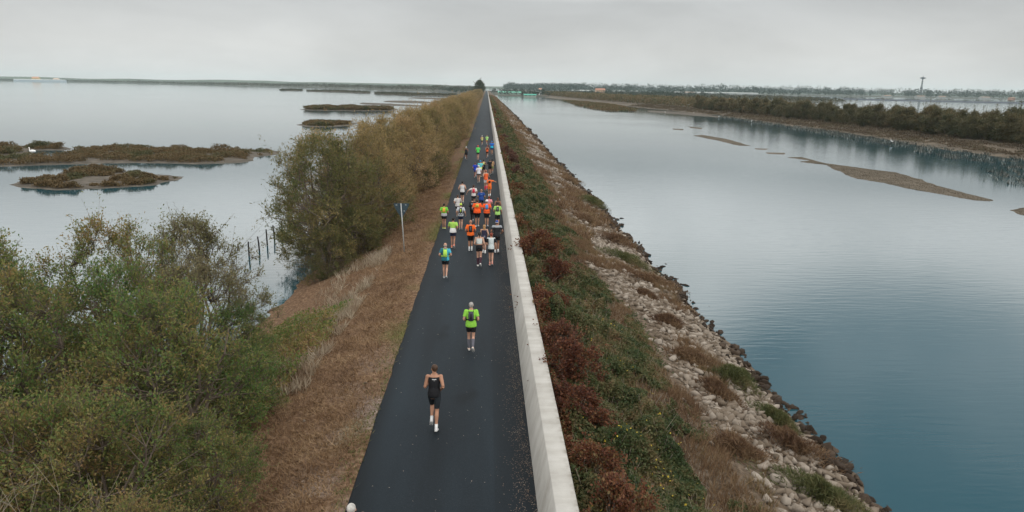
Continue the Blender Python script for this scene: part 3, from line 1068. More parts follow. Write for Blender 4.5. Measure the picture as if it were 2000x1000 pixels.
T = "tree"
G1 = "trees crowding the bank in the near left corner"
tA = make_tree("bushy_tree", "tall bushy green tree whose twiggy tip stands highest against the lagoon, near left", T, (-12.5, 22.5, -2.0), near_leaf, bark, G1,
               seed=6, H=6.2, Rad=2.4, n_clump=210, n_twig=9, n_leaf=15, L=0.1, W=0.04, clump_r=0.55, stems=4, z0=0.03, gap=0.30, top_bias=0.95, upb=0.7)
tB = make_tree("sparse_tree", "thin half bare tree with water showing through its crown, right of the tall bushy one", T, (-11.5, 26.2, -2.4), dull_leaf, bark, G1,
               seed=8, H=6.0, Rad=2.9, n_clump=150, n_twig=10, n_leaf=7, L=0.11, W=0.045, clump_r=0.55, stems=5, z0=0.12, gap=0.40, top_bias=0.6, twig_r=0.008)
tC = make_tree("bushy_tree", "broad green bush in the middle of the near left thicket, below the half bare tree", T, (-7.9, 16.2, -1.2), near_leaf, bark, G1,
               seed=13, H=4.9, Rad=2.5, n_clump=205, n_twig=9, n_leaf=14, L=0.095, W=0.038, clump_r=0.5, stems=6, z0=0.02, gap=0.38, upb=0.5, twig_r=0.008)
for i, (lab, src, x, y, h, s, rz) in enumerate([
        ("yellowish green tree at the photo's left edge level with the tall bushy one", tA, -15.2, 20.5, 5.5, 1.12, 2.1),
        ("large green tree against the left edge of the photo, in front of the yellowish one", tA, -12.0, 16.4, 5.6, 1.0, 4.0),
        ("green bush filling the gap between the large left edge tree and the broad middle bush", tC, -10.4, 19.2, 5.6, 1.06, 1.0),
        ("green bush low in the bottom left corner behind the bare pale branches", tC, -9.4, 11.8, 4.6, 0.92, 2.6),
        ("dark green bush at the bottom of the near thicket, left of the verge's widest straw", tC, -7.2, 11.9, 3.9, 0.8, 5.0),
        ("small green bush spilling onto the straw verge below the broad middle bush", tC, -6.0, 13.4, 2.5, 0.52, 0.4),
        ("olive bush on the slope right of the half bare tree, edge of the thicket", tC, -8.3, 21.8, 3.1, 0.56, 3.3),
        ("low olive shrub farthest right in the near thicket, next to dry verge grass", tC, -7.0, 18.9, 2.3, 0.44, 4.4),
        ("dull thin tree behind the broad middle bush with pale twigs", tB, -9.6, 21.8, 4.6, 0.78, 2.2),
        ("leaning thin tree in front of the yellowish left edge tree", tB, -13.8, 18.6, 5.2, 0.9, 5.1),
        ("thick green bush at the very bottom of the frame, right half of the thicket", tC, -5.9, 9.9, 2.6, 0.55, 1.9),
        ("leafy bush low by the left frame edge, above the bare pale branches", tC, -12.0, 13.6, 4.4, 0.9, 3.9)]):
    replant(src, lab, (x, y, gz(x, y) - 0.1), s, rz, G1)
# bare dead branches at the bottom left
dg = np.random.default_rng(77)
ds = []


def dead(p, d, r, n):
    q = p + d * dg.uniform(0.35, 0.6)
    ds.append([*p, *q, r, r * 0.7])
    if n > 0:
        for _ in range(2 + (dg.random() < 0.3)):
            e = d + dg.normal(0, 0.45, 3)
            dead(q, e / np.linalg.norm(e), r * 0.62, n - 1)


for _ in range(5):
    e = np.array([dg.normal(0.1, 0.5), dg.normal(-0.2, 0.4), 1.0])
    dead(np.array([dg.normal(0, 0.12), dg.normal(0, 0.12), 0.0]), e / np.linalg.norm(e), 0.03, 5)
v, f = tubes(np.array(ds), 4)
root = tag(empty("dead_shrub", (-8.4, 10.3, 0.6 - 0.9)), "bare dead shrub of pale leafless branches poking out of the bottom left corner", "shrub")
v = v + np.array([0, 0, 0.0])
mesh_obj("branch_tangle", v * np.array([1.1, 1.1, 1.25]), f, pale_twig, root)

# the hedge of tamarisks along the left of the road
kwh = dict(n_clump=180, n_twig=11, n_leaf=9, L=0.24, W=0.055, clump_r=0.85, stems=5, z0=0.0, top_bias=1.1)
HG = "hedge of brown tamarisks along the left bank"
HL = "brown olive tamarisk in the long hedge left of the road, beyond the green front tree"
h1 = make_tree("tamarisk", "large dark green tree at the near end of the hedge, beside the triangular sign", T, (-10.4, 43.0, -2.0), green_hedge, bark, HG, seed=21, H=7.6, Rad=4.3, **kwh)
h2 = make_tree("tamarisk", HL, T, (-8.8, 51.5, -1.6), hedge_leaf, bark, HG, seed=22, H=7.4, Rad=3.2, **kwh)
h3 = make_tree("tamarisk", HL, T, (-12.0, 50.0, -2.5), hedge_leaf, bark, HG, seed=23, H=7.6, Rad=3.3, **kwh)
h4 = make_tree("tamarisk", HL, T, (-9.0, 57.0, -1.8), hedge_leaf, bark, HG, seed=24, H=7.8, Rad=3.0, **kwh)
replant(h1, "dark green tree second from the near end of the hedge, behind the triangular sign", (-8.6, 46.6, gz(-8.6, 46.6) - 0.1), 0.78, 2.0, HG)
for (x, y, s, rz, lab) in ((-9.3, 39.6, .42, 1.0, "low dark green bush at the foot of the hedge's front tree, nearest the photo"), (-8.0, 42.6, .45, 3.0, "dark green bush under the front tree, right below the triangular sign's plate")):
    replant(h1, lab, (x, y, gz(x, y) - 0.3), s, rz, HG)
hr = random.Random(4)
y = 56.0
n_h = 0
while y < 870:
    for x0, sc in ((-8.0, 0.90), (-11.0, 1.0)):
        if y > 420 and x0 < -9 and hr.random() < 0.4: continue
        x = x0 + hr.uniform(-0.7, 0.7) + (0.9 if x0 > -9 and y > 110 else 0)
        yy = y + hr.uniform(-1.5, 1.5)
        s = sc * hr.uniform(0.66, 1.12)
        replant(hr.choice((h2, h3, h4)), HL, (x, yy, gz(x, yy) - 0.15), (s, s * (1 if y < 250 else 1.6), s), hr.uniform(0, 6.28) if y < 250 else hr.choice((0, 3.14)), HG)
        n_h += 1
    y += hr.uniform(3.6, 5.2) if y < 260 else hr.uniform(9, 14)
for (px_, py_, s) in ((905, 252, .33), (862, 345, .36), (912, 262, .28), (848, 362, .26), (892, 290, .3)):
    p = at(px_, py_, -0.3)
    replant(h1, "small dark green bush at the foot of the hedge on the road side", (p.x - 0.4, p.y, gz(p.x, p.y) - 0.1), s, px_ * 1.0, "dark bushes at the hedge foot")
make_tree("tall_tree", "tall grey green tree standing alone at the far end of the hedge on the horizon", T, (-9.5, 905, -1.5), leafy("grey_leaf", [(0.06, 0.07, 0.04), (0.1, 0.11, 0.065), (0.14, 0.14, 0.085)], 0.1, 0.2), bark, None,
          seed=31, H=17.0, Rad=5.6, n_clump=120, n_twig=8, n_leaf=6, L=1.3, W=0.7, clump_r=2.2, stems=2, z0=0.1)

# dry grass and pale weeds on the left bank below the hedge
rng = np.random.default_rng(5)


def on_ground(x, y, dz=0.0): return np.stack([x, y, ground(x, y) + dz], 1)


straw = leafy("straw", [(0.084, 0.044, 0.021), (0.146, 0.083, 0.041), (0.225, 0.137, 0.069), (0.325, 0.226, 0.128)], 0.8, 0.0, 0.5, 0.0)
n = 150000
y = 7 + 75 * rng.random(n) ** 1.7
x = -3.15 - np.abs(rng.normal(0, 1, n)) * 2.3
k = (x > -10.5) & (rng.random(n) < np.clip((-x - 3.05) * 0.9, 0.1, 1) * np.clip(0.35 + fbm(x * .8, y * .5, 61), 0, 1))
x, y = x[k], y[k]
v, f = blade_tris(on_ground(x, y, -0.01), 0.11, 0.022, rng, 1.6)
tag(mesh_obj("dry_grass", v, f, straw), "flattened brown straw covering the verge between the road and the hedge", "dry grass", kind='stuff')
n = 9000
y = 6 + 130 * rng.random(n)
x = -3.0 - np.abs(rng.normal(0, 0.28, n))
k = fbm(x * 0 + 2, y * 0.13, 62) > 0.5
v, f = blade_tris(on_ground(x[k], y[k]), 0.09, 0.03, rng, 1.0)
tag(mesh_obj("verge_grass", v, f, leafy("verge_green", [(0.07, 0.085, 0.024), (0.12, 0.12, 0.04), (0.16, 0.13, 0.06)], 0.3, 0.1)), "short patchy green grass along the road's left edge", "grass", kind='stuff')
# tall pale weeds near the bank between the thicket and the hedge
pw = leafy("pale_weed", [(0.2, 0.13, 0.085), (0.32, 0.25, 0.17), (0.42, 0.36, 0.27), (0.24, 0.13, 0.085)], 1.0, 0.25, 0.6)
n = 7000
y = rng.uniform(20, 40, n)
x = -5.6 - np.abs(rng.normal(0, 1.2, n))
k = fbm(x * .6, y * .45, 63) > 0.5
v, f = blade_tris(on_ground(x[k], y[k]), 0.34, 0.04, rng, 0.7)
tag(mesh_obj("pale_weeds", v, f, pw), "tall pale dry weeds on the bank between the near thicket and the hedge", "weeds", kind='stuff')
# weeds and brambles under the thicket
n = 45000
y = rng.uniform(7, 30, n)
x = rng.uniform(-15, -5.6, n)
k = x < -5.7 - 1.0 * fbm(y * 0.5, y * 0, 64)
x, y = x[k], y[k]
p = on_ground(x, y) + np.stack([x * 0, x * 0, 0.5 * rng.random(len(x))], 1)
v, f = leaf_quads(p, rng.normal(0, 1, p.shape) + np.array([0, 0, 0.6]), 0.12, 0.07, rng)
tag(mesh_obj("undergrowth", v, f, near_leaf), "dark green undergrowth beneath the trees in the near left corner", "undergrowth", kind='stuff')

# ------------------------------------------------------------------ the right bank: creeper, red shrubs, dry grass, stones
creeper = leafy("creeper_leaf", [(0.026, 0.047, 0.018), (0.046, 0.071, 0.025), (0.075, 0.09, 0.033), (0.12, 0.108, 0.045), (0.17, 0.125, 0.06), (0.14, 0.07, 0.04)], 1.0, 0.35, 0.6, 0.0)
flower = leafy("yellow_leaf", [(0.3, 0.22, 0.02), (0.4, 0.3, 0.04)], 1.0, 0.1)


def veg_edge(y): return 6.35 + 2.6 * (fbm(y * 0.2, y * 0 + 1, 81) - 0.5) + 0.9 * np.clip((14 - y) / 6, 0, 1)


def veg_h(x, y):
    e = veg_edge(y)
    prof = np.interp((x - 1.9) / (e - 1.9), [-0.1, 0, 0.25, 0.8, 1.0], [0.75, 0.8, 0.75, 0.42, 0.08])
    return prof * (0.12 + 1.75 * fbm(x * 1.25, y * 0.95, 82, 2) ** 1.5)


def creeper_mask(x, y):
    """Where the creeper grows: dense by the wall, ragged towards the stones, with holes in it."""
    e = veg_edge(y)
    return (fbm(x * .7, y * .5, 83) > 0.24 + 0.26 * np.clip((x - 2.5) / (e - 2.0), 0, 1) ** 2) & (fbm(x * 2.4, y * 1.9, 88, 2) > 0.30) | (x < 2.5)


def red_mask(x, y):
    return (x < 2.0 + 1.7 * fbm(y * 0.22, y * 0 + 5, 89, 2)) & (fbm(x * 1.1, y * 0.55, 98, 2) > 0.50)


red_leaf = leafy("red_leaf", [(0.06, 0.02, 0.014), (0.11, 0.036, 0.02), (0.17, 0.07, 0.03), (0.14, 0.12, 0.045)], 0.9, 0.3, 0.35, 0.3)
V, Fc, o_ = [], [], 0
RV, RF, ro = [], [], 0
for (y0, y1, n, L, W) in ((6.5, 26, 190000, 0.085, 0.06), (26, 60, 150000, 0.13, 0.08), (60, 160, 70000, 0.26, 0.16), (160, 700, 45000, 0.7, 0.4)):
    y = rng.uniform(y0, y1, n)
    x = 1.8 + (veg_edge(y) - 1.8) * rng.random(n) + rng.normal(0, 0.3, n)
    x = np.where(x < 1.8, 3.6 - x, x)
    k = creeper_mask(x, y)
    x, y = x[k], y[k]
    p = on_ground(x, y) + np.stack([x * 0, x * 0, veg_h(x, y) * rng.random(len(x)) ** 0.6], 1)
    p[:, 0] = np.where(p[:, 0] < 1.95, np.where(p[:, 2] < 1.02, 1.95 + 0.1 * rng.random(len(x)), p[:, 0]), p[:, 0])
    red = red_mask(x, y) & (rng.random(len(x)) < 0.8)
    for sel, is_red in ((~red, False), (red, True)):
        q = p[sel]
        v, f = leaf_quads(q, rng.normal(0, 1, q.shape) + np.array([0.3, 0, 0.5]), L, W, rng, 0.9)
        if is_red:
            RV.append(v)
            RF.append(f + ro)
            ro += len(v)
        else:
            V.append(v)
            Fc.append(f + o_)
            o_ += len(v)
tag(mesh_obj("creeper", np.concatenate(V), np.concatenate(Fc), creeper), "dense green creeper covering the slope right of the white wall", "creeper", kind='stuff')
tag(mesh_obj("red_creeper", np.concatenate(RV), np.concatenate(RF), red_leaf), "reddened autumn creeper running along the outer foot of the white wall", "creeper", kind='stuff')
n = 500
y = 6.5 + 20 * rng.random(n) ** 1.5
x = rng.uniform(2.2, 5.6, n)
k = fbm(x * .9, y * .7, 84) > 0.52
x, y = x[k], y[k]
p = on_ground(x, y) + np.stack([x * 0, x * 0, veg_h(x, y) + 0.02], 1)
v, f = leaf_quads(p, rng.normal(0, 1, p.shape), 0.07, 0.05, rng, 1.5)
tag(mesh_obj("yellow_leaves", v, f, flower), "scattered yellow leaves in the green creeper", "leaves", kind='stuff')
# bare stems showing through
n = 2600
y = 6.5 + 45 * rng.random(n) ** 1.6
x = 2.0 + 4.3 * rng.random(n)
p = on_ground(x, y)
d = unit(rng.normal(0, 0.6, p.shape) + np.array([0, 0, 0.9])) * (veg_h(x, y) * 1.15 + 0.08)[:, None]
v, f = tubes(np.concatenate([p, p + d, np.full((n, 1), 0.008), np.full((n, 1), 0.003)], 1), 3)
tag(mesh_obj("dry_stems", v, f, pale_twig), "thin dry stems rising through the creeper", "stems", kind='stuff')

dark_red = leafy("dark_red_leaf", [(0.065, 0.022, 0.018), (0.11, 0.045, 0.03), (0.15, 0.08, 0.045)], 0.4, 0.2, 0.5, 0.3)
RG = "red leaved shrubs along the wall"
rs = make_tree("red_shrub", "rust red shrub spilling over the wall edge by the wall, biggest of the red ones", "shrub", (2.6, 19.5, 0), red_leaf, bark, RG,
               seed=41, H=1.3, Rad=0.84, n_clump=75, n_twig=9, n_leaf=8, L=0.09, W=0.055, clump_r=0.3, stems=6, z0=0.12, gap=0.42, twig_r=0.004)
rs.location.z = gz(2.6, 19.5)
for i, (lab, x, y, s) in enumerate([
        ("orange red shrub by the wall nearest the bottom of the photo", 2.75, 12.2, (0.8, 1.2, 0.85)),
        ("small rusty shrub by the wall just above the nearest orange red one", 2.5, 13.9, (0.6, 0.9, 0.8)),
        ("dark red shrub against the wall behind the biggest red one", 2.45, 22.2, (0.6, 1.5, 0.8)),
        ("deep red shrub against the wall in front of the biggest red one", 2.5, 17.2, (0.65, 1.3, 0.8)),
        ("red shrub with upright twigs touching the wall top level with the group of runners", 2.7, 34.5, (1.0, 1.5, 1.15)),
        ("smaller red shrub right of and nearer than the one touching the wall top", 3.3, 31.2, (0.9, 1.1, 0.9)),
        ("dull red shrub by the wall between the biggest red one and the twiggy one", 2.5, 26.0, (0.6, 1.2, 0.75))]):
    replant(rs, lab, (x, y, gz(x, y) - 0.05), s, i * 1.3, RG)
y = 40.0
while y < 260:
    x = 2.75 + hr.uniform(-0.3, 0.5)
    if hr.random() < 0.35:
        o = replant(rs, "dark red shrub in the row along the wall beyond the twiggy one", (x, y, gz(x, y) - 0.05), (hr.uniform(0.6, 0.95), hr.uniform(1.4, 2.4) * (1 if y < 120 else 2), hr.uniform(0.7, 1.0)), hr.choice((0.0, 3.14)), RG)
        for ch in o.children:
            if ch.name.startswith("crown"):
                ch.material_slots[0].link = 'OBJECT'
                ch.material_slots[0].material = dark_red
    y += hr.uniform(4.0, 6.0) * (1 if y < 120 else 2)

# dry grass on the stony slope
dry = leafy("dry_grass_blade", [(0.09, 0.05, 0.028), (0.145, 0.085, 0.046), (0.215, 0.14, 0.076), (0.15, 0.125, 0.055)], 0.5, 0.1, 0.5, 0.0)
V, Fc, o_ = [], [], 0
for (y0, y1, n, h, w) in ((6.5, 45, 170000, 0.28, 0.022), (45, 160, 90000, 0.45, 0.07), (160, 800, 30000, 0.8, 0.3)):
    y = rng.uniform(y0, y1, n)
    x = 2.3 + (11.2 - 2.3) * rng.random(n)
    m = fbm(x * .45, y * .2, 85, 3)
    k = ((m > 0.56) & (x > veg_edge(y) - 0.8) & (fbm(x * 1.6, y * 1.2, 99, 2) > 0.42)) | ((x < veg_edge(y) + 0.3) & ~creeper_mask(x, y) & (rng.random(n) < 0.6)) | ((y > 60) & (m > 0.48) & (x > veg_edge(y) - 0.8))
    v, f = blade_tris(on_ground(x[k], y[k], -0.01), h, w, rng, 0.7)
    V.append(v)
    Fc.append(f + o_)
    o_ += len(v)
tag(mesh_obj("dry_grass", np.concatenate(V), np.concatenate(Fc), dry), "brown dry grass among the stones on the right slope", "dry grass", kind='stuff')

green_tuft = leafy("tuft_green", [(0.05, 0.065, 0.022), (0.09, 0.1, 0.036), (0.15, 0.135, 0.06), (0.22, 0.165, 0.085)], 0.8, 0.3, 0.6)
brown_tuft = leafy("tuft_brown", [(0.07, 0.035, 0.022), (0.13, 0.075, 0.043), (0.21, 0.135, 0.075), (0.27, 0.19, 0.11)], 0.8, 0.3, 0.5)


def tuft(name, lab, cat, x, y, rx, ry, h, mat, seed, n=5200, dens=1.0):
    g = np.random.default_rng(seed)
    a = g.uniform(0, 6.283, n)
    r = np.minimum(np.abs(g.normal(0, 0.55, n)), 1.5)
    lob = 1.05 + 0.3 * np.sin(2 * a + seed) + 0.25 * np.sin(3 * a + seed * 2.0) + 0.12 * np.sin(7 * a + seed)
    X, Yy = r * np.cos(a) * lob * rx, r * np.sin(a) * lob * ry
    zt = np.sqrt(np.clip(1 - r ** 2, 0.05, 1)) * (0.6 + 0.7 * fbm(X * 2.5 + seed, Yy * 2.5, seed, 2)) * h
    gb = ground(X + x, Yy + y)
    z0 = gz(x, y)
    d = np.stack([X / rx * 0.7, Yy / ry * 0.7, 0.9 + 0 * X], 1) + g.normal(0, 0.35, (n, 3))
    p = np.stack([X, Yy, gb - z0 + zt * g.random(n) ** 0.5], 1)
    v1, f1 = leaf_quads(p, d, 0.26, 0.022, g, 0.3)
    root = tag(mesh_obj(name, v1, f1, mat), lab, cat, "grass tufts and low bushes among the stones")
    root.location = (x, y, z0)
    return root


tufts = [("green topped tuft at the water's edge, below the lone dark boulder", 1438, 742, 1.0, .8, .6, 1),
         ("brown tuft left of the green topped one on the stones", 1345, 722, .8, .7, .5, 0),
         ("dark red brown tuft on the stones above the nearest green tuft", 1545, 868, 1.0, .85, .7, 0),
         ("nearest green tuft among the stones at the bottom of the photo", 1612, 968, 1.15, .8, .55, 1),
         ("olive tuft beside the dark red brown one, on its upper side", 1520, 808, .6, .6, .55, 1),
         ("brown tuft on the stones at mid slope, level with the runner in the black tank", 1400, 790, .75, .7, .5, 0),
         ("straw brown tuft in the white stones, level with the runner with grey hair", 1305, 640, .8, .7, .4, 0),
         ("brown tuft high in the white stones, level with the painted wall's red bush", 1262, 585, .55, .55, .4, 0),
         ("long brown tuft by the waterline, level with the pack of runners' feet", 1275, 548, 1.6, 1.2, .5, 0),
         ("green brown tuft above the long waterline one", 1225, 512, 1.5, 1.3, .6, 1),
         ("dark brown tuft level with the woman in plum socks", 1205, 474, 1.5, 1.5, .6, 0),
         ("brown tuft up the slope from the dark brown one", 1150, 440, 1.6, 1.6, .6, 0),
         ("wide dark tuft near the water, level with the orange shirts", 1160, 392, 2.0, 2.4, .8, 1),
         ("wide red brown tuft near the water, level with the white singlet", 1115, 350, 2.0, 2.8, .8, 0),
         ("brown tuft by the creeper edge at the bottom, left of the nearest green tuft", 1440, 925, .7, .6, .4, 0)]
for i, (lab, px_, py_, rx_, ry_, h_, c_) in enumerate(tufts):
    p = at(px_, py_, -2.0)
    tuft("grass_tuft", lab, "grass tuft", p.x, p.y, rx_, ry_, h_, green_tuft if c_ else brown_tuft, 100 + i)

# stones
import bmesh


def rock_mesh(seed, sub):
    g = np.random.default_rng(seed)
    bm = bmesh.new()
    bmesh.ops.create_icosphere(bm, subdivisions=sub, radius=1.0)
    v = np.array([x.co[:] for x in bm.verts])
    f = np.array([[x.index for x in fc.verts] for fc in bm.faces])
    bm.free()
    nrm = unit(g.normal(0, 1, (8, 3)))
    dd = g.uniform(0.4, 0.85, 8)
    dot = v @ nrm.T
    r = np.min(np.where(dot > 0.05, dd / np.maximum(dot, 0.05), 9), axis=1)
    v = v * np.minimum(r, 1.3)[:, None] * np.array([1.0, g.uniform(0.55, 0.95), g.uniform(0.45, 0.8)])
    v += (np.stack([fbm(v[:, 0] * 3 + 9, v[:, 1] * 3 + v[:, 2] * 2, seed + q) for q in range(3)], 1) - 0.5) * 0.07
    return v, f


def stone_mat(name, cols, wet):
    m, nt, b = new_mat(name)
    b.inputs["Roughness"].default_value = 0.7 if wet else 0.9
    spec(b, 0.12)
    g = nt.nodes.new("ShaderNodeNewGeometry")
    oi = nt.nodes.new("ShaderNodeObjectInfo")
    t = nt.nodes.new("ShaderNodeTexCoord")
    n = nt.nodes.new("ShaderNodeTexNoise")
    n.inputs["Scale"].default_value = 4.0
    n.inputs["Detail"].default_value = 6
    nt.links.new(t.outputs["Object"], n.inputs["Vector"])
    a = nt.nodes.new("ShaderNodeMath")
    nt.links.new(g.outputs["Random Per Island"], a.inputs[0])
    nt.links.new(oi.outputs["Random"], a.inputs[1])
    fr = nt.nodes.new("ShaderNodeMath")
    fr.operation = 'FRACT'
    nt.links.new(a.outputs[0], fr.inputs[0])
    m2 = nt.nodes.new("ShaderNodeMath")
    m2.operation = 'MULTIPLY_ADD'
    m2.inputs[1].default_value = 0.55
    nt.links.new(fr.outputs[0], m2.inputs[0])
    m3 = nt.nodes.new("ShaderNodeMath")
    m3.operation = 'MULTIPLY'
    m3.inputs[1].default_value = 0.5
    nt.links.new(n.outputs["Fac"], m3.inputs[0])
    nt.links.new(m3.outputs[0], m2.inputs[2])
    k = len(cols)
    r = ramp(nt, [(0.1 + 0.8 * i / (k - 1), c) for i, c in enumerate(cols)])
    nt.links.new(m2.outputs[0], r.inputs[0])
    nt.links.new(r.outputs[0], b.inputs["Base Color"])
    bp = nt.nodes.new("ShaderNodeBump")
    bp.inputs["Strength"].default_value = 0.4
    bp.inputs["Distance"].default_value = 0.03
    nt.links.new(n.outputs["Fac"], bp.inputs["Height"])
    nt.links.new(bp.outputs[0], b.inputs["Normal"])
    return m


pale_stone = stone_mat("pale_limestone", [(0.08, 0.06, 0.04), (0.15, 0.118, 0.088), (0.23, 0.193, 0.155), (0.345, 0.302, 0.255)], False)
wet_stone = stone_mat("wet_stone", [(0.012, 0.008, 0.005), (0.024, 0.016, 0.010), (0.045, 0.031, 0.021), (0.095, 0.07, 0.05)], True)
rock_hi = [rock_mesh(200 + i, 3) for i in range(6)]
rock_lo = [rock_mesh(200 + i, 2) for i in range(6)]
stones = []          # x, y, size, wet
rg = np.random.default_rng(19)
for (y0, y1, n, smin, smax) in ((6.5, 50, 11500, 0.055, 0.26), (50, 130, 5200, 0.1, 0.30), (130, 520, 3600, 0.25, 0.65)):
    y = rg.uniform(y0, y1, n)
    x = rg.uniform(5.6, 11.25, n)
    s = smin + (smax - smin) * rg.random(n) ** 2.6
    lim = veg_edge(y) + 0.25
    den = np.clip((x - lim) * 0.8, 0, 1) * np.clip(1.25 - 1.6 * np.clip(fbm(x * .45, y * .2, 85, 3) - 0.50, 0, 1) * 5, 0.22, 1)
    k = rg.random(n) < den
    stones += [(a, b, c, False) for a, b, c in zip(x[k], y[k], s[k])]
for (y0, y1, n, smin, smax) in ((6.5, 60, 900, 0.09, 0.33), (60, 150, 620, 0.18, 0.42), (150, 520, 520, 0.4, 0.9)):
    y = rg.uniform(y0, y1, n)
    x = 11.42 + 0.3 * rg.normal(0, 1, n) + (fbm(y * .35, y * 0, 87) - 0.5) * 1.4
    s = smin + (smax - smin) * rg.random(n) ** 2
    stones += [(a, b, c, True) for a, b, c in zip(x, y, s)]
for (px_, py_, s) in ((1443, 690, .36), (1296, 521, .26), (1383, 598, .16), (1300, 515, .2), (1215, 440, .4), (1408, 650, .34)):
    p = at(px_, py_, WATER)
    stones.append((p.x, p.y, s, True))
stones.sort(key=lambda q: -q[2] / max(q[1], 9.0))
NS = 296
protos = {}
PL = "pale limestone block in the heap of stones sloping down to the right channel"
WL = "dark wet stone at the waterline of the right channel"
for i, (x, y, s, wet) in enumerate(stones[:NS]):
    j = i % 6
    key = (j, wet)
    if key not in protos:
        v, f = rock_hi[j]
        protos[key] = mesh_obj("wet_stone" if wet else "stone", v, f, wet_stone if wet else pale_stone)
        o = protos[key]
    else:
        o = protos[key].copy()
        C.objects.link(o)
    zz = WATER if wet and x > 11.6 else gz(x, y)
    o.location = (x, y, zz + s * 0.22)
    o.scale = (s, s, s)
    o.rotation_euler = (rg.uniform(-0.5, 0.5), rg.uniform(-0.5, 0.5), rg.uniform(0, 6.28))
    tag(o, WL if wet else PL, "stone", "wet stones along the waterline" if wet else "limestone blocks on the right slope")
for wet in (False, True):
    V, Fc, o_ = [], [], 0
    for (x, y, s, w) in stones[NS:]:
        if w != wet: continue
        v, f = rock_lo[int(rg.integers(6))]
        a, b = rg.uniform(0, 6.28), rg.normal(0, 0.35)
        ca, sa, cb, sb = math.cos(a), math.sin(a), math.cos(b), math.sin(b)
        M = np.array([[ca, -sa, 0], [sa, ca, 0], [0, 0, 1]]) @ np.array([[1, 0, 0], [0, cb, -sb], [0, sb, cb]])
        zz = max(gz(x, y), WATER - 0.1) + s * 0.2
        V.append(v @ M.T * s + np.array([x, y, zz]))
        Fc.append(f + o_)
        o_ += len(v)
    tag(mesh_obj("wet_rubble" if wet else "rubble", np.concatenate(V), np.concatenate(Fc), wet_stone if wet else pale_stone),
        "smaller dark stones strung along the waterline" if wet else "smaller pale rubble filling the stony slope", "rubble", kind='stuff')

# fallen leaves and grit on the road beside the wall
n = 6500
y = 6.5 + 38 * rng.random(n) ** 1.8
x = 1.17 - np.abs(rng.normal(0, 0.3, n))
k = (x > 0.25) & (fbm(x * 2, y * .5, 90) > 0.36)
x, y = x[k], y[k]
v, f = leaf_quads(np.stack([x, y, 0.014 + 0 * x], 1), rng.normal(0, 1, (len(x), 3)) * np.array([1, 1, 0.1]), 0.026, 0.018, rng, 6)
tag(mesh_obj("fallen_leaves", v, f, leafy("fallen_leaf", [(0.09, 0.06, 0.04), (0.2, 0.14, 0.1), (0.34, 0.28, 0.23)], 2, 0.0)), "fallen leaves and grit on the asphalt beside the wall", "fallen leaves", kind='stuff')
n = 160
y = rng.uniform(7, 40, n)
x = rng.uniform(-2.9, 0.3, n)
v, f = leaf_quads(np.stack([x, y, 0.018 + 0 * x], 1), rng.normal(0, 1, (n, 3)) * np.array([1, 1, 0.1]), 0.03, 0.02, rng, 6)
tag(mesh_obj("road_litter", v, f, leafy("road_leaf", [(0.2, 0.15, 0.1), (0.4, 0.36, 0.32)], 2, 0.0)), "a few pale leaves and chips scattered over the road", "fallen leaves", kind='stuff')

# ------------------------------------------------------------------ far vegetation
bank_leaf = leafy("bank_scrub_leaf", [(0.04, 0.055, 0.028), (0.085, 0.085, 0.04), (0.14, 0.11, 0.055), (0.19, 0.13, 0.07)], 0.15, 0.3, 0.6, 0.35)
kwb = dict(n_clump=62, n_twig=8, n_leaf=9, L=0.5, W=0.11, clump_r=1.15, stems=4, z0=0.0, upb=1.1, top_bias=1.0)
BG = "scrub trees on the far bank of the right channel"
BL = "bushy green brown scrub tree in the belt on the far bank of the right channel"
b1 = make_tree("scrub_tree", BL, T, (0, 0, 0), bank_leaf, bark, BG, seed=51, H=5.2, Rad=2.1, **kwb)
b2 = make_tree("scrub_tree", BL, T, (0, 0, 0), bank_leaf, bark, BG, seed=52, H=4.9, Rad=2.4, **kwb)
b3 = make_tree("scrub_tree", BL, T, (0, 0, 0), bank_leaf, bark, BG, seed=53, H=5.6, Rad=1.8, **kwb)
first = [b1, b2, b3]
cnt = 0
for row, off in enumerate((15.0, 19.5, 25.0)):
    t = 0.0
    while t < (330 if row < 2 else 200) and cnt < 292:
        o_ = off + hr.uniform(-1.3, 1.3)
        x, yv = bank_xy(t, o_)
        z = float(bank_z(np.array([t]), np.array([o_]))[0]) - 0.1
        s = hr.uniform(0.62, 1.18)
        if first: 
            o = first.pop()
            o.location, o.scale = (x, yv, z), (s, s, s)
        else:
            replant(hr.choice((b1, b2, b3)), BL, (float(x), float(yv), z), (s * 1.1, s * 1.1, s), hr.uniform(0, 6.28), BG)
        cnt += 1
        t += hr.uniform(2.2, 3.6) * (1 if t < 150 else 1.5)
n = 70000
t = rng.uniform(250, acc[-1] - 5, n)
o_ = rng.uniform(14, 44, n)
x, y = bank_xy(t, o_)
h = 5.6 * (0.6 + 0.6 * fbm(t / 6, o_ / 6, 91, 2)) * np.clip((o_ - 13) / 3, 0.3, 1)
p = np.stack([x, y, bank_z(t, o_) + h * rng.random(n) ** 0.5], 1)
v, f = leaf_quads(p, rng.normal(0, .6, p.shape) + np.array([0, 0, 0.8]), 1.0, 0.6, rng, 0.3)
tag(mesh_obj("far_thicket", v, f, bank_leaf), "dense thicket running on along the far bank into the distance", "thicket", kind='stuff')
n = 80000
t = 420 * rng.random(n) ** 1.2
o_ = rng.uniform(1.2, 15, n)
x, y = bank_xy(t, o_)
fz = fbm(t / 5, o_ / 2.2, 92, 3)
k = fz > 0.36
p = np.stack([x, y, bank_z(t, o_) + 1.0 * np.clip((fz - 0.4) * 4, 0, 1) * rng.random(n)], 1)[k]
v, f = leaf_quads(p, rng.normal(0, .6, p.shape) + np.array([0, 0, 0.8]), 0.42, 0.16, rng, 0.3)
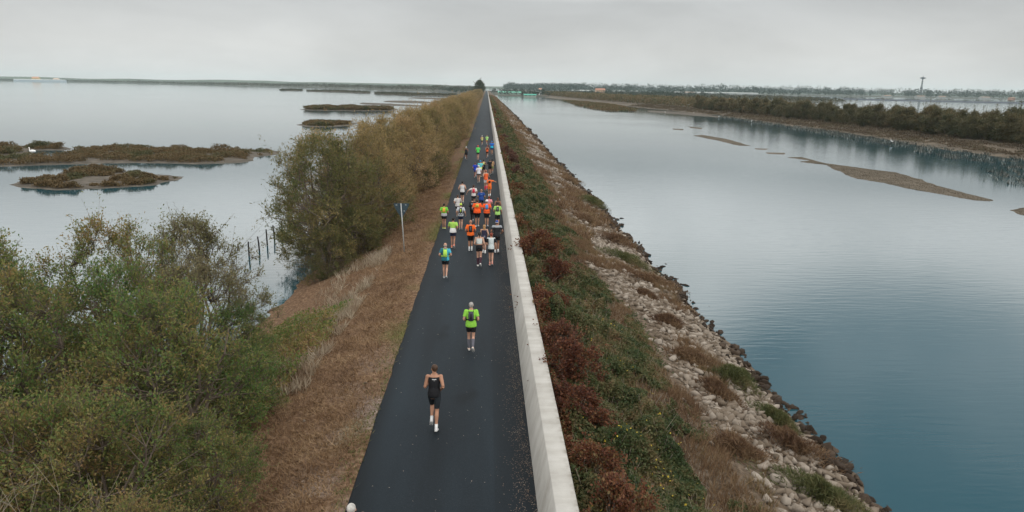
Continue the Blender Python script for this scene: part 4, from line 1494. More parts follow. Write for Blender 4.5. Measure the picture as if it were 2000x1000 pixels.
tag(mesh_obj("bank_scrub", v, f, leafy("low_scrub", [(0.035, 0.03, 0.018), (0.07, 0.05, 0.03), (0.1, 0.07, 0.04), (0.075, 0.07, 0.032)], 0.2, 0.0)), "low brown scrub on the sloping far bank in front of the belt of trees", "scrub", kind='stuff')
# reeds and driftwood standing in the shallows off the far bank
n = 26000
t = 260 * rng.random(n)
o_ = -rng.random(n) ** 1.5 * (3 + 15 * fbm(t / 18, t * 0, 93, 2) * np.clip(1.3 - t / 220, .2, 1))
x, y = bank_xy(t, o_)
k = fbm(t / 2.6, o_ / 0.8, 94, 2) > 0.56
p = np.stack([x, y, np.full(n, WATER - 0.05)], 1)[k]
v, f = blade_tris(p, 0.55, 0.16, rng, 0.6)
tag(mesh_obj("reeds", v, f, leafy("reed_stub", [(0.02, 0.026, 0.022), (0.045, 0.05, 0.04), (0.16, 0.16, 0.14), (0.5, 0.5, 0.47)], 0.4, 0.0, 0.2)), "ragged reed stubs and driftwood in the shallows off the far bank", "reeds", kind='stuff')
for i, (lab, pix, c_) in enumerate([("orange brown mud flat at the foot of the far bank, toward the channel head", [(1098, 196), (1140, 199), (1200, 205), (1244, 213.5), (1243, 218), (1180, 216.5), (1130, 207)], 0),
                                    ("dark mud flat below the far bank, right of the orange brown one", [(1262, 215.5), (1330, 219), (1400, 226), (1440, 231), (1400, 229), (1340, 224.5), (1270, 219)], 1)]):
    o, smp = land("mud_flat", pix, 1.6, 0.25, 0.06, 2.5, mud, seed=61 + i)
    tag(o, lab, "mud flat")
    if c_ == 0:
        marsh_scrub(smp, rng, 8000, 0.5, 1.0, 0.6, 8.0, 0.35, 10, samphire, o)


def canopy(name, lab, pts, H, Rr, nl, L, mat, seed):
    """Far-off trees massed into one wood: a leafy dome on each point."""
    g = np.random.default_rng(seed)
    n = len(pts)
    q = np.repeat(pts, nl, 0)
    h = np.repeat(H, nl)
    r = np.repeat(Rr, nl)
    d = unit(g.normal(0, 1, (n * nl, 3)))
    rad = g.random(n * nl) ** 0.33
    p = q + d * np.stack([r, r, h * 0.42], 1) * rad[:, None] + np.stack([0 * h, 0 * h, h * 0.55], 1)
    v, f = leaf_quads(p, d + np.array([0, 0, .3]), L, L * 0.7, g, 0.2)
    return tag(mesh_obj(name, v, f, mat), lab, "woods", kind='stuff')


wood = leafy("wood_leaf", [(0.014, 0.026, 0.018), (0.026, 0.04, 0.026), (0.045, 0.055, 0.034)], 0.01, 0.0, 0.5)
p, s = s_right(rng, 60000, 8, 330)
p = p[(p[:, 0] > -100) & (p[:, 0] < 2300)][:2400]
Hh = rng.uniform(15, 25, len(p)) + 16 * (fbm(p[:, 0] / 90, p[:, 1] / 400, 95, 2)) * (rng.random(len(p)) < 0.7)
canopy("far_woods", "hazy line of woods along the horizon on the right", p, Hh, Hh * 0.42, 50, 3.6, wood, 1)
p, s = s_left(rng, 90000, 10, 500)
p = p[(p[:, 0] < 50) & (p[:, 0] > -4500)][:3600]
Hh = 6 + 15 * fbm(p[:, 0] / 120, p[:, 1] / 200, 96, 3) ** 1.4
canopy("far_marsh_scrub", "dark scrub across the far marsh on the left horizon", p, Hh, 5 + Hh * 0.6, 24, 3.0, far_scrub, 2)
p, s = s_end(rng, 9000, 4, 90)
p = p[np.abs(p[:, 0] - 2) > 7][:420]
Hh = rng.uniform(5, 11, len(p))
canopy("channel_head_woods", "dark trees closing off the far head of the right channel", p, Hh, Hh * 0.5, 60, 1.6, wood, 3)
p, s = s_mid(rng, 14000, 5)
p = p[:1100]
Hh = rng.uniform(2.0, 5.0, len(p))
canopy("back_marsh_scrub", "flat dark marsh behind the far bank's belt of trees", p, Hh, 5 + Hh, 24, 2.4, far_scrub, 4)
p, s = s_dyke(rng, 6000, 3)
p = p[:60]
Hh = rng.uniform(1.5, 5, len(p))
canopy("dyke_bushes", "few bushes on the thin dyke across the right lagoon", p, Hh, 3 + Hh * 0.5, 24, 1.4, far_scrub, 5)

# ------------------------------------------------------------------ the runners
_mats = {}


def cloth(col, rough=0.8, sp=0.25, split=None, boxes=(), noise=0.12):
    """Cloth in one colour, or two with a split height, with rectangular panels (x0, x1, z0, z1, colour) on the back."""
    key = (col, rough, split, tuple(boxes))
    if key in _mats: return _mats[key]
    m, nt, b = new_mat("cloth")
    b.inputs["Roughness"].default_value = rough
    spec(b, sp)
    N, Lk = nt.nodes, nt.links
    t = N.new("ShaderNodeTexCoord")
    n = N.new("ShaderNodeTexNoise")
    n.inputs["Scale"].default_value = 14
    n.inputs["Detail"].default_value = 3
    Lk.new(t.outputs["Object"], n.inputs["Vector"])
    cur = N.new("ShaderNodeRGB")
    cur.outputs[0].default_value = (*col, 1)
    cur = cur.outputs[0]
    s = N.new("ShaderNodeSeparateXYZ")
    Lk.new(t.outputs["Object"], s.inputs[0])

    def cmp(ax, op, v):
        x = N.new("ShaderNodeMath")
        x.operation = op
        x.inputs[1].default_value = v
        Lk.new(s.outputs[ax], x.inputs[0])
        return x.outputs[0]

    def mul(a, c):
        x = N.new("ShaderNodeMath")
        x.operation = 'MULTIPLY'
        Lk.new(a, x.inputs[0])
        Lk.new(c, x.inputs[1])
        return x.outputs[0]

    def over(f, c):
        nonlocal cur
        x = N.new("ShaderNodeMix")
        x.data_type = 'RGBA'
        Lk.new(f, x.inputs["Factor"])
        Lk.new(cur, x.inputs[6])
        x.inputs[7].default_value = (*c, 1)
        cur = x.outputs[2]
    if split: over(cmp("Z", 'LESS_THAN', split[0]), split[1])
    for (x0, x1, z0, z1, c) in boxes:
        over(mul(mul(cmp("X", 'GREATER_THAN', x0), cmp("X", 'LESS_THAN', x1)), mul(cmp("Z", 'GREATER_THAN', z0), cmp("Z", 'LESS_THAN', z1))), c)
    r = ramp(nt, [(0.3, (1 - noise,) * 3), (0.7, (1 + noise,) * 3)])
    Lk.new(n.outputs["Fac"], r.inputs[0])
    x = N.new("ShaderNodeMix")
    x.data_type = 'RGBA'
    x.blend_type = 'MULTIPLY'
    x.inputs["Factor"].default_value = 1.0
    Lk.new(cur, x.inputs[6])
    Lk.new(r.outputs[0], x.inputs[7])
    Lk.new(x.outputs[2], b.inputs["Base Color"])
    bp = N.new("ShaderNodeBump")
    bp.inputs["Strength"].default_value = 0.4
    bp.inputs["Distance"].default_value = 0.02
    Lk.new(n.outputs["Fac"], bp.inputs["Height"])
    Lk.new(bp.outputs[0], b.inputs["Normal"])
    _mats[key] = m
    return m


SKIN = [plain("skin_light", (0.46, 0.26, 0.18), 0.55, 0.1, 6, 0, 0.35), plain("skin_tan", (0.36, 0.185, 0.115), 0.55, 0.1, 6, 0, 0.35),
        plain("skin_dark_tan", (0.26, 0.125, 0.075), 0.55, 0.1, 6, 0, 0.35)]
BLACK, NAVY, WHITE, GREY = (0.011, 0.011, 0.013), (0.012, 0.017, 0.04), (0.68, 0.68, 0.67), (0.36, 0.37, 0.38)
LIME, GREEN, ORANGE, RED = (0.34, 0.66, 0.08), (0.12, 0.58, 0.12), (0.80, 0.14, 0.02), (0.62, 0.03, 0.04)
BLUE, ROYAL, TEAL, YEL = (0.02, 0.22, 0.55), (0.02, 0.05, 0.30), (0.03, 0.26, 0.36), (0.66, 0.68, 0.08)
NEON, PINK, PLUM, CORAL = (0.50, 0.75, 0.06), (0.70, 0.22, 0.25), (0.05, 0.018, 0.03), (0.75, 0.25, 0.18)
DHAIR, BHAIR, RHAIR, BLOND, GHAIR = (0.015, 0.011, 0.009), (0.06, 0.032, 0.018), (0.22, 0.04, 0.02), (0.36, 0.2, 0.08), (0.33, 0.31, 0.29)


def make_person(label, px, py, top=None, H=None, face=0.0, legs=(32, 25, -8, 70), arms=(30, 95, 14, -35, 95, 14), lean=7, wide=1.0, build=1.0, skin=0,
                shirt=('tee', WHITE), shorts=('mid', BLACK), sock=(WHITE, 0.06), shoe=WHITE, hair=('short', DHAIR), cap=None, pack=None,
                air=0.0, turn=0.0, fine=False, belt=None, watch=None):
    """A runner seen from behind. legs = (left thigh forward, left knee bend, right thigh, right knee); arms the same with an outward angle."""
    base = at(px, py, 0.0)
    if H is None:
        H = max(1.56, min(1.9, (at_y(px, top, base.y).z - air) / 0.975))
    s = H / 1.75
    w = wide
    root = tag(empty("person", (base.x, base.y, 0.012), face), label, "person")
    dirv = lambda sw, ab, sx: Vector((sx * math.sin(R(ab)), math.cos(R(ab)) * math.sin(R(sw)), -math.cos(R(ab)) * math.cos(R(sw))))
    J = {}
    P = Vector((0, 0, 0))
    up = Vector((0, math.sin(R(lean)), math.cos(R(lean))))
    fw = Vector((0, math.cos(R(lean)), -math.sin(R(lean))))
    low = 9
    for sx, (th, kn) in ((-1, legs[0:2]), (1, legs[2:4])):
        hip = P + Vector((sx * 0.088 * w, 0, -0.02))
        knee = hip + dirv(th, -1.5, sx) * 0.44
        b = th - kn
        ank = knee + dirv(b, -1.0, sx) * 0.42
        fa = b * 0.75 + (4 if kn < 40 else -12)
        fd = Vector((sx * 0.10, math.cos(R(fa)), math.sin(R(fa))))
        fu = Vector((0, -math.sin(R(fa)), math.cos(R(fa))))
        heel, toe = ank - fd * 0.07 - fu * 0.075, ank + fd * 0.185 - fu * 0.085
        J[sx] = (hip, knee, ank, fd, fu)
        low = min(low, heel.z, toe.z)
    off = Vector((0, 0, -low + air / s + 0.004))
    for sx in (-1, 1):
        h, k, a, fd, fu = J[sx]
        J[sx] = (h + off, k + off, a + off, fd, fu)
    P = P + off
    neck = P + up * 0.50
    S = lambda v: Vector(v) * s

    def torso(mb, grow, t0, t1, hem=0.0, neckcut=0.54):
        tt = [-0.13, -0.08, 0.0, 0.07, 0.16, 0.26, 0.36, 0.43, 0.475, 0.505, 0.535]
        rx = [.11, .15, .168, .16, .140, .150, .168, .176, .165, .115, .062]
        ry = [.085, .11, .122, .112, .098, .105, .115, .112, .095, .075, .06]
        ts = [t0] + [t for t in tt if t0 < t < t1] + [t1]
        X = [np.interp(t, tt, rx) * w * (build if t < 0.42 else (build + 1) / 2) + grow + (hem if i == 0 else 0) for i, t in enumerate(ts)]
        Yr = [np.interp(t, tt, ry) * build + grow + (hem if i == 0 else 0) for i, t in enumerate(ts)]
        mb.loft([S(P + up * t + fw * (0.012 if 0.0 <= t <= .07 else -0.012 * (t > .3)) * -1) for t in ts], [x * s for x in X], [y * s for y in Yr], (1, 0, 0), 18)

    body = MB()
    torso(body, 0, -0.13, 0.535)
    A = {}
    for sx, (sw, el, ab) in ((-1, arms[0:3]), (1, arms[3:6])):
        sh = P + up * 0.452 + Vector((sx * 0.178 * w, 0, 0))
        elb = sh + dirv(sw, ab, sx) * 0.285
        d2 = dirv(sw + el, -16 if el > 50 else ab * 0.4, sx)
        wr = elb + d2 * 0.245
        A[sx] = (sh, elb, wr, d2)
        body.ball(S(sh), 0.062 * s)
        body.tube([S(sh), S(sh.lerp(elb, .35)), S(sh.lerp(elb, .8)), S(elb)], [.056 * s, .052 * s, .043 * s, .040 * s])
        body.tube([S(elb), S(elb.lerp(wr, .3)), S(elb.lerp(wr, .75)), S(wr)], [.040 * s, .043 * s, .033 * s, .028 * s])
        # hand: palm, four fingers curling towards the palm, a thumb from its side
        inn = Vector((-sx, 0, 0))
        inn = (inn - d2 * inn.dot(d2)).normalized()
        side = d2.cross(inn).normalized()
        pc = wr + d2 * 0.05
        body.loft([S(wr), S(wr + d2 * .03), S(wr + d2 * .075), S(wr + d2 * .10)], [.024 * s, .036 * s, .042 * s, .038 * s], [.022 * s, .018 * s, .017 * s, .014 * s], side, 10)
        fr = 0.0095 * s
        for q, ln in enumerate((.9, 1.0, .95, .75)):
            b0 = wr + d2 * .095 + side * (0.027 - 0.018 * q)
            b1 = b0 + (d2 * .75 + inn * .65) * 0.038 * ln
            b2 = b1 + (d2 * -.1 + inn * 1.0) * 0.030 * ln
            b3 = b2 + (d2 * -.85 + inn * .5) * 0.022 * ln
            body.tube([S(b0), S(b1), S(b2), S(b3)], [fr, fr, fr * .95, fr * .85], 6)
        t0 = wr + d2 * .035 + side * .034
        t1 = t0 + (side * .7 + d2 * .6 + inn * .3) * .034
        t2 = t1 + (d2 * .8 + inn * .6) * .028
        body.tube([S(t0), S(t1), S(t2)], [fr * 1.2, fr * 1.1, fr * .9], 6)
    for sx in (-1, 1):
        h, k, a, fd, fu = J[sx]
        body.tube([S(h + Vector((0, 0, .03))), S(h.lerp(k, .25)), S(h.lerp(k, .7)), S(k)], [.088 * s * build, .083 * s * build, .062 * s, .054 * s])
        back = (k - a).cross(Vector((1, 0, 0))).normalized()
        back = back if back.y < 0 or fd.z > 0.9 else -back
        body.tube([S(k), S(k.lerp(a, .28) - fd * .012), S(k.lerp(a, .6) - fd * .005), S(a)], [.052 * s, .056 * s, .042 * s, .034 * s])
        body.tube([S(a), S(a - fu * .05), S(a - fu * .055 + fd * .12)], [.034 * s, .036 * s, .026 * s])
    # neck and head
    hd = Matrix.Rotation(turn, 3, 'Z')
    nk = P + up * 0.52
    hc = nk + up * 0.135 + fw * 0.018
    body.tube([S(nk - up * .03), S(nk + up * .05), S(hc)], [.060 * s, .053 * s, .050 * s])
    hl = lambda x, y_, z: S(hc + hd @ Vector((x, y_, z)))
    body.ball(hl(0, -.008, .03), (.076 * s, .096 * s, .092 * s), hd, 16, 12)
    body.ball(hl(0, .028, -.045), (.056 * s, .064 * s, .07 * s), hd, 14, 10)
    body.tube([hl(0, .088, .03), hl(0, .108, -.005), hl(0, .095, -.018)], [.010 * s, .015 * s, .012 * s], 8)
    body.ball(hl(0, .085, -.048), (.024 * s, .012 * s, .010 * s), hd)
    body.ball(hl(0, .080, -.09), (.022 * s, .018 * s, .016 * s), hd)
    for sx in (-1, 1):
        body.ball(hl(sx * .078, -.002, .0), (.012 * s, .020 * s, .032 * s), hd)
        body.ball(hl(sx * .03, .086, .022), (.014 * s, .010 * s, .009 * s), hd)
    vx = 0.0095 if fine else 0.013
    bo = body.build("body", SKIN[skin], root, voxel=vx, relax=2)
    bo['label'] = "body of the runner"
    del bo['label']

    # shirt
    kind, col = shirt[0], shirt[1]
    kw_ = shirt[2] if len(shirt) > 2 else {}
    if 'split' in kw_: kw_ = dict(kw_, split=((P.z + up.z * kw_['split'][0]) * s, kw_['split'][1]))
    if 'boxes' in kw_: kw_ = dict(kw_, boxes=tuple((x0 * s, x1 * s, (P.z + z0) * s, (P.z + z1) * s, c) for x0, x1, z0, z1, c in kw_['boxes']))
    top_m = cloth(tuple(col), **kw_)
    mb = MB()
    if kind == 'crop':
        torso(mb, .012, 0.17, 0.44)
        for sx in (-1, 1):
            mb.tube([S(P + up * .42 + Vector((sx * .085 * w, -.055, 0))), S(P + up * .50 + Vector((sx * .085 * w, -.02, 0))), S(P + up * .42 + Vector((sx * .085 * w, .08, 0)))], .022 * s, 8)
    elif kind == 'tank':
        torso(mb, .013, -0.045, 0.45, .012)
        for sx in (-1, 1):
            mb.tube([S(P + up * .40 + Vector((sx * .09 * w, -.075, 0))), S(P + up * .497 + Vector((sx * .095 * w, -.01, 0))), S(P + up * .40 + Vector((sx * .09 * w, .085, 0)))], .03 * s, 8)
    else:
        torso(mb, .016, -0.075, 0.512, .022)
        for sx in (-1, 1):
            sh, elb, wr, d2 = A[sx]
            mb.ball(S(sh), 0.074 * s)
            if kind == 'long':
                mb.tube([S(sh), S(elb)], [.068 * s, .054 * s])
                mb.tube([S(elb), S(elb.lerp(wr, .95))], [.054 * s, .038 * s])
            elif kind == 'cap':
                mb.tube([S(sh), S(sh.lerp(elb, .25))], [.068 * s, .064 * s])
            else:
                mb.tube([S(sh), S(sh.lerp(elb, .68))], [.069 * s, .067 * s])
    mb.build("tank_top" if kind in ('tank', 'crop') else ("jacket" if kind == 'long' else "shirt"), top_m, root, voxel=0.0125, relax=3)
    if len(shirt) > 3:          # sleeves of another colour
        for sx in (-1, 1):
            sh, elb, wr, d2 = A[sx]
            MB().tube([S(sh.lerp(elb, -.12)), S(sh), S(sh.lerp(elb, .4)), S(sh.lerp(elb, .72))], [.05 * s, .080 * s, .073 * s, .070 * s]).build("sleeve", cloth(shirt[3]), root, True)
    # shorts
    L_ = {'short': .42, 'mid': .6, 'long': .85, 'leggings': 1.0}[shorts[0]]
    mb = MB()
    torso(mb, .010, -0.12, 0.085)
    for sx in (-1, 1):
        h, k, a, fd, fu = J[sx]
        fl = .012 if shorts[0] in ('short', 'mid') else .003
        mb.tube([S(h + Vector((0, 0, .04))), S(h.lerp(k, .3)), S(h.lerp(k, min(L_, 1)))], [.098 * s * build, .094 * s * build, (.066 + fl + .02 * (1 - L_)) * s])
        if shorts[0] == 'leggings':
            mb.tube([S(k), S(k.lerp(a, .3) - fd * .012), S(a)], [.060 * s, .062 * s, .042 * s])
    mb.build("leggings" if shorts[0] == 'leggings' else "shorts", cloth(shorts[1], noise=.3), root, voxel=0.0125, relax=2)
    # socks and shoes
    for sx in (-1, 1):
        h, k, a, fd, fu = J[sx]
        if sock:
            t = 1 - sock[1] / 0.42
            mid = k.lerp(a, max(t, .28)) - fd * (.012 if t < .5 else .004)
            MB().tube([S(k.lerp(a, t) - fd * .006), S(mid), S(a), S(a - fu * .045)], [(.058 if t < .5 else .043) * s, (.062 if t < .5 else .042) * s, .040 * s, .042 * s]).build("sock", cloth(sock[0]), root, True)
        base_p = a - fu * .083
        pts = [a - fu * .03 - fd * .055, a - fu * .048 - fd * .03, a - fu * .05 + fd * .03, a - fu * .06 + fd * .11, a - fu * .073 + fd * .19]
        so = MB().loft([S(p) for p in pts], [.024 * s, .042 * s, .044 * s, .046 * s, .024 * s], [.02 * s, .045 * s, .040 * s, .026 * s, .012 * s], (1, 0, 0), 12).build("shoe", cloth(shoe), root, True)
        sp_ = [base_p - fd * .085 + fu * .006, base_p - fd * .04, base_p + fd * .06, base_p + fd * .15, base_p + fd * .2 + fu * .008]
        MB().loft([S(p) for p in sp_], [.022 * s, .042 * s, .040 * s, .047 * s, .02 * s], [.010 * s, .017 * s, .016 * s, .014 * s, .007 * s], (1, 0, 0), 12).build("sole", cloth((.55, .55, .53) if shoe != WHITE else (.4, .4, .39)), so, True)
    # hair, cap
    style, hcol = hair
    if style != 'none':
        mb = MB()
        mb.ball(hl(0, -.022, .042), (.083 * s, .096 * s, .09 * s), hd, 16, 12)
        if style == 'short': mb.ball(hl(0, -.048, -.005), (.066 * s, .06 * s, .06 * s), hd)
        if style in ('long', 'pony', 'bun'): mb.ball(hl(0, -.035, .0), (.078 * s, .076 * s, .08 * s), hd)
        if style == 'long': mb.loft([hl(0, -.05, .03), hl(0, -.085, -.08), hl(0, -.10, -.2), hl(0.01, -.10, -.30)], [.07 * s, .075 * s, .06 * s, .02 * s], [.05 * s, .04 * s, .03 * s, .012 * s], (1, 0, 0), 12)
        if style == 'pony': mb.tube([hl(0, -.10, .06), hl(.01, -.15, .03), hl(.015, -.16, -.07), hl(.0, -.145, -.17)], [.022 * s, .032 * s, .030 * s, .010 * s], 8)
        if style == 'bun': mb.ball(hl(0, -.115, .07), (.042 * s, .042 * s, .04 * s), hd)
        mb.build("hair", cloth(hcol, .6, .3, noise=.3), root, voxel=0.011, relax=2)
    elif hcol:                   # a fringe of cropped hair round a bald head
        MB().loft([hl(0, -.03, -.045), hl(0, -.026, -.01), hl(0, -.024, .02)], [.064 * s, .079 * s, .0795 * s], [.072 * s, .081 * s, .080 * s], (1, 0, 0), 16).build("hair", cloth(hcol, .7, .2, noise=.3), root, True)
    if cap:
        mb = MB()
        ccol = cloth(cap[0], boxes=()) if len(cap) == 1 else cloth(cap[0], split=((hc.z + .05) * s, cap[1]))
        rings = [(-.0, .088, .104), (.035, .089, .105), (.075, .078, .092), (.108, .05, .06), (.124, .012, .014)]
        mb.loft([hl(0, -.014, z + .012) for z, _, _ in rings], [r_[1] * s for r_ in rings], [r_[2] * s for r_ in rings], (1, 0, 0), 18)
        mb.loft([hl(0, .085, .03), hl(0, .13, .022), hl(0, .165, .008)], [.062 * s, .058 * s, .03 * s], [.008 * s, .006 * s, .004 * s], (1, 0, 0), 12)
        mb.build("cap", ccol, root, True)
    if belt:
        MB().loft([S(P + up * .055), S(P + up * .085)], [.178 * s * w * build] * 2, [.133 * s * build] * 2, (1, 0, 0), 20).build("belt", cloth(belt), root, True)
    if watch:
        sh, elb, wr, d2 = A[-1]
        MB().tube([S(wr - d2 * .03), S(wr)], .034 * s).build("watch", cloth(watch), root, True)
    if pack:
        pc_, sc_ = pack[0], pack[1]
        size = pack[2] if len(pack) > 2 else 1.0
        mb = MB()
        z0, z1 = .40 - .27 * size, .46
        bk = lambda t, o: P + up * t - fw * (.112 * build + o)
        mb.loft([S(bk(z0, -.01)), S(bk(z0 + .03, .018)), S(bk((z0 + z1) / 2, .03)), S(bk(z1 - .04, .012)), S(bk(z1, -.02))],
                [.06 * s, .092 * s, .098 * s, .085 * s, .05 * s], [.012 * s, .05 * s, .058 * s, .045 * s, .012 * s], (1, 0, 0), 16)
        pk = mb.build("running_pack", cloth(pc_), root, True)
        if len(pack) > 3:
            MB().loft([S(bk(z0 + .06, .062)), S(bk((z0 + z1) / 2, .076)), S(bk(z1 - .06, .052))], [.028 * s, .034 * s, .03 * s], [.018 * s, .02 * s, .016 * s], (1, 0, 0), 10).build("pocket", cloth(pack[3]), pk, True)
        for sx in (-1, 1):
            x_ = sx * .085 * w
            MB().tube([S(P + up * (z1 - .03) - fw * (.11 * build) + Vector((x_ * .8, 0, 0))), S(P + up * .505 - fw * .03 + Vector((x_, 0, 0))), S(P + up * .49 + fw * .06 + Vector((x_, 0, 0))), S(P + up * .38 + fw * (.125 * build) + Vector((x_, 0, 0))), S(P + up * .2 + fw * (.125 * build) + Vector((x_ * 1.2, 0, 0)))], [.02 * s, .024 * s, .024 * s, .024 * s, .02 * s], 8).build("strap", cloth(sc_), pk, True)
            MB().tube([S(P + up * (z0 + .05) - fw * (.115 * build) + Vector((sx * .07, 0, 0))), S(P + up * (z0 + .04) - fw * .05 + Vector((sx * (.15 * build * w + .022), 0, 0))), S(P + up * (z0 + .05) + fw * .06 + Vector((sx * (.145 * build * w + .02), 0, 0)))], [.022 * s, .02 * s, .018 * s], 8).build("strap", cloth(sc_), pk, True)
    return root


RUN_A = (34, 30, -14, 62)      # left knee coming through, right foot pushing off behind
RUN_B = (-14, 62, 34, 30)
MID_A = (12, 22, 2, 78)        # standing on the left leg, right heel up behind
MID_B = (2, 78, 12, 22)
TOE_A = (20, 14, -22, 24)
TOE_B = (-22, 24, 20, 14)
AR_A = (-38, 92, 16, 18, 98, 16)
AR_B = (18, 98, 16, -38, 92, 16)

make_person("runner in black tank top and tight black shorts, last and nearest on the open road", 849, 835, 717, legs=(26, 78, -17, 10), arms=(-14, 104, 15, -44, 92, 15), lean=9, wide=.95, skin=1,
            shirt=('tank', BLACK, dict(boxes=((-.05, .06, .405, .425, (.6, .6, .6)), (-.01, .03, .375, .39, (.3, .3, .3))))), shorts=('long', (0.012, 0.016, 0.02)), sock=(WHITE, .09), shoe=(.62, .60, .60), hair=('short', BHAIR), turn=R(28), watch=(.5, .12, .08), fine=True, air=.02)
make_person("grey haired runner in neon green shirt with dark vest pack and grey calf sleeves", 920, 684, 594, legs=(8, 16, -8, 46), arms=(-20, 80, 15, -24, 84, 15), skin=0, build=1.06,
            shirt=('tee', (0.24, 0.54, 0.06)), shorts=('mid', BLACK), sock=((.11, .11, .13), .30), shoe=(.66, .5, .4), hair=('short', GHAIR), pack=((.05, .05, .065), BLACK, 1.0, (.015, .015, .018)), fine=True)
make_person("bald runner in teal shirt with neon yellow vest pack, just behind the pack", 870, 543, 477, legs=(6, 14, -6, 38), arms=(-26, 78, 22, -26, 84, 22), skin=0, build=1.08,
            shirt=('tee', (.02, .13, .17), dict(boxes=((.09, .3, -.05, .5, (.06, .38, .52)),))), shorts=('mid', BLACK), sock=None, shoe=(.33, .33, .32), hair=('none', GHAIR), pack=((.42, .68, .10), NEON, 1.15), fine=True)
make_person("dark haired runner in lime and white two tone shirt with orange shoes", 885, 484, 427, legs=(6, 20, -6, 40), arms=AR_B, skin=1, wide=1.04,
            shirt=('tee', (.33, .56, .10), dict(split=(.19, WHITE))), shorts=('mid', NAVY), sock=(CORAL, .05), shoe=(.72, .2, .06), hair=('short', DHAIR), fine=True)
make_person("bald runner in orange shirt with black backpack and white socks", 919, 490, 432, legs=(4, 12, 10, 26), arms=(-20, 76, 22, -20, 80, 22), skin=1, build=1.12,
            shirt=('tee', ORANGE), shorts=('long', BLACK), sock=(WHITE, .15), shoe=(.5, .5, .5), hair=('none', None), pack=((.02, .02, .024), BLACK, 1.1, (.09, .09, .1)), fine=True)
make_person("woman runner in white crop top and black shorts with plum knee socks", 936, 520, 455, legs=(4, 12, -8, 40), arms=(-18, 84, 15, -26, 84, 15), skin=0, wide=.94,
            shirt=('crop', (.58, .62, .60)), shorts=('short', BLACK), sock=(PLUM, .33), shoe=(.7, .68, .64), hair=('pony', DHAIR), fine=True)
make_person("blonde woman runner in dark navy tank behind the white crop top", 945.5, 495, 441, legs=(14, 30, 0, 20), arms=(10, 90, 14, -28, 60, 18), skin=0, wide=.95,
            shirt=('tank', (.03, .028, .055), dict(boxes=((-.03, .06, .03, .12, (.16, .17, .2)),))), shorts=('mid', BLACK), sock=(WHITE, .1), shoe=(.68, .68, .66), hair=('long', BLOND), fine=True)
make_person("red haired woman runner in white vest with black sleeves and coral shoes", 959, 518, 457, legs=(2, 10, -10, 32), arms=(-14, 70, 14, -20, 40, 16), skin=0, wide=.93,
            shirt=('cap', (.55, .6, .6), {}, BLACK), shorts=('mid', (.015, .02, .024)), sock=((.6, .3, .24), .1), shoe=(.62, .22, .16), hair=('bun', RHAIR), belt=BLACK, fine=True)
make_person("runner in black shirt with grey shoulders and blue white cap beside the wall", 970, 494, 433, legs=(4, 22, 4, 36), arms=(-24, 78, 24, -26, 80, 26), skin=2, wide=1.08,
            shirt=('tee', (.02, .02, .024), dict(split=(.40, (.02, .02, .024)), boxes=((-.3, .3, .415, .6, (.3, .32, .34)),))), shorts=('mid', BLACK), sock=(WHITE, .08), shoe=(.55, .56, .58), hair=('short', BHAIR), cap=((.02, .07, .3), (.6, .62, .66)), belt=(.4, .4, .38), fine=True)
make_person("runner in green shirt with orange vest pack and yellow shoes at the road's left edge", 867.5, 447, 399, legs=(4, 10, -2, 16), arms=(-22, 74, 22, -20, 70, 22), skin=1, build=1.1,
            shirt=('tee', (.16, .5, .05), dict(split=(.12, (.4, .4, .42)))), shorts=('mid', BLACK), sock=None, shoe=(.55, .62, .1), hair=('short', DHAIR), pack=((.68, .34, .06), (.62, .42, .08), .9))
make_person("runner in lime cap, black and white checked shirt and lime backpack", 900, 448, 399, legs=(6, 20, 2, 26), arms=(-20, 70, 24, -14, 46, 22), skin=0,
            shirt=('tee', (.5, .52, .54), dict(split=(.30, (.36, .38, .4)), boxes=((-.1, -.04, .0, .06, BLACK), (.02, .08, .0, .06, BLACK), (-.04, .02, .06, .12, BLACK), (.08, .14, .06, .12, BLACK), (-.16, -.1, .06, .12, BLACK)))), shorts=('mid', NAVY), sock=None, shoe=(.15, .17, .18), hair=('short', DHAIR), cap=((.5, .66, .08),), pack=((.03, .03, .035), BLACK, 1.0, (.5, .66, .1)))
make_person("runner in plain off white shirt in front of the lime capped one", 894, 424, 380, legs=RUN_A, arms=AR_A, skin=0, wide=1.03,
            shirt=('tee', (.55, .53, .51)), shorts=('mid', BLACK), sock=None, shoe=(.2, .2, .2), hair=('short', BHAIR))
make_person("black haired runner in white singlet and black shorts, left front of the pack", 903, 398, 355, legs=(10, 14, -4, 50), arms=(-24, 80, 22, -24, 82, 22), skin=0,
            shirt=('tank', (.62, .62, .62)), shorts=('mid', BLACK), sock=None, shoe=(.6, .62, .35), hair=('short', DHAIR))
make_person("woman runner in white shirt with red backpack, left elbow held out", 925, 405, 362, legs=(-4, 40, 10, 14), arms=(-30, 50, 62, -20, 84, 16), skin=0, wide=.95,
            shirt=('tee', (.62, .58, .56)), shorts=('mid', BLACK), sock=((.7, .2, .24), .18), shoe=(.6, .25, .25), hair=('bun', BHAIR), pack=((.55, .03, .06), RED, .95))
make_person("bald runner in blue shirt and dark shorts in the middle of the pack", 940, 411, 369, legs=RUN_B, arms=(-20, 80, 22, -22, 78, 22), skin=1, build=1.08,
            shirt=('tee', (.02, .06, .24), dict(boxes=((-.07, .07, .37, .42, (.1, .22, .5)),))), shorts=('mid', NAVY), sock=None, shoe=(.2, .2, .22), hair=('none', None))
make_person("stout runner in orange shirt with yellow and black shoulder pack", 932, 443, 391, legs=(4, 14, 14, 34), arms=(-18, 74, 24, -16, 76, 22), skin=1, build=1.22, wide=1.08,
            shirt=('tee', (.85, .10, .015)), shorts=('long', BLACK), sock=None, shoe=(.62, .62, .6), hair=('short', BHAIR), pack=((.5, .45, .08), (.55, .5, .1), .5, (.03, .03, .03)))
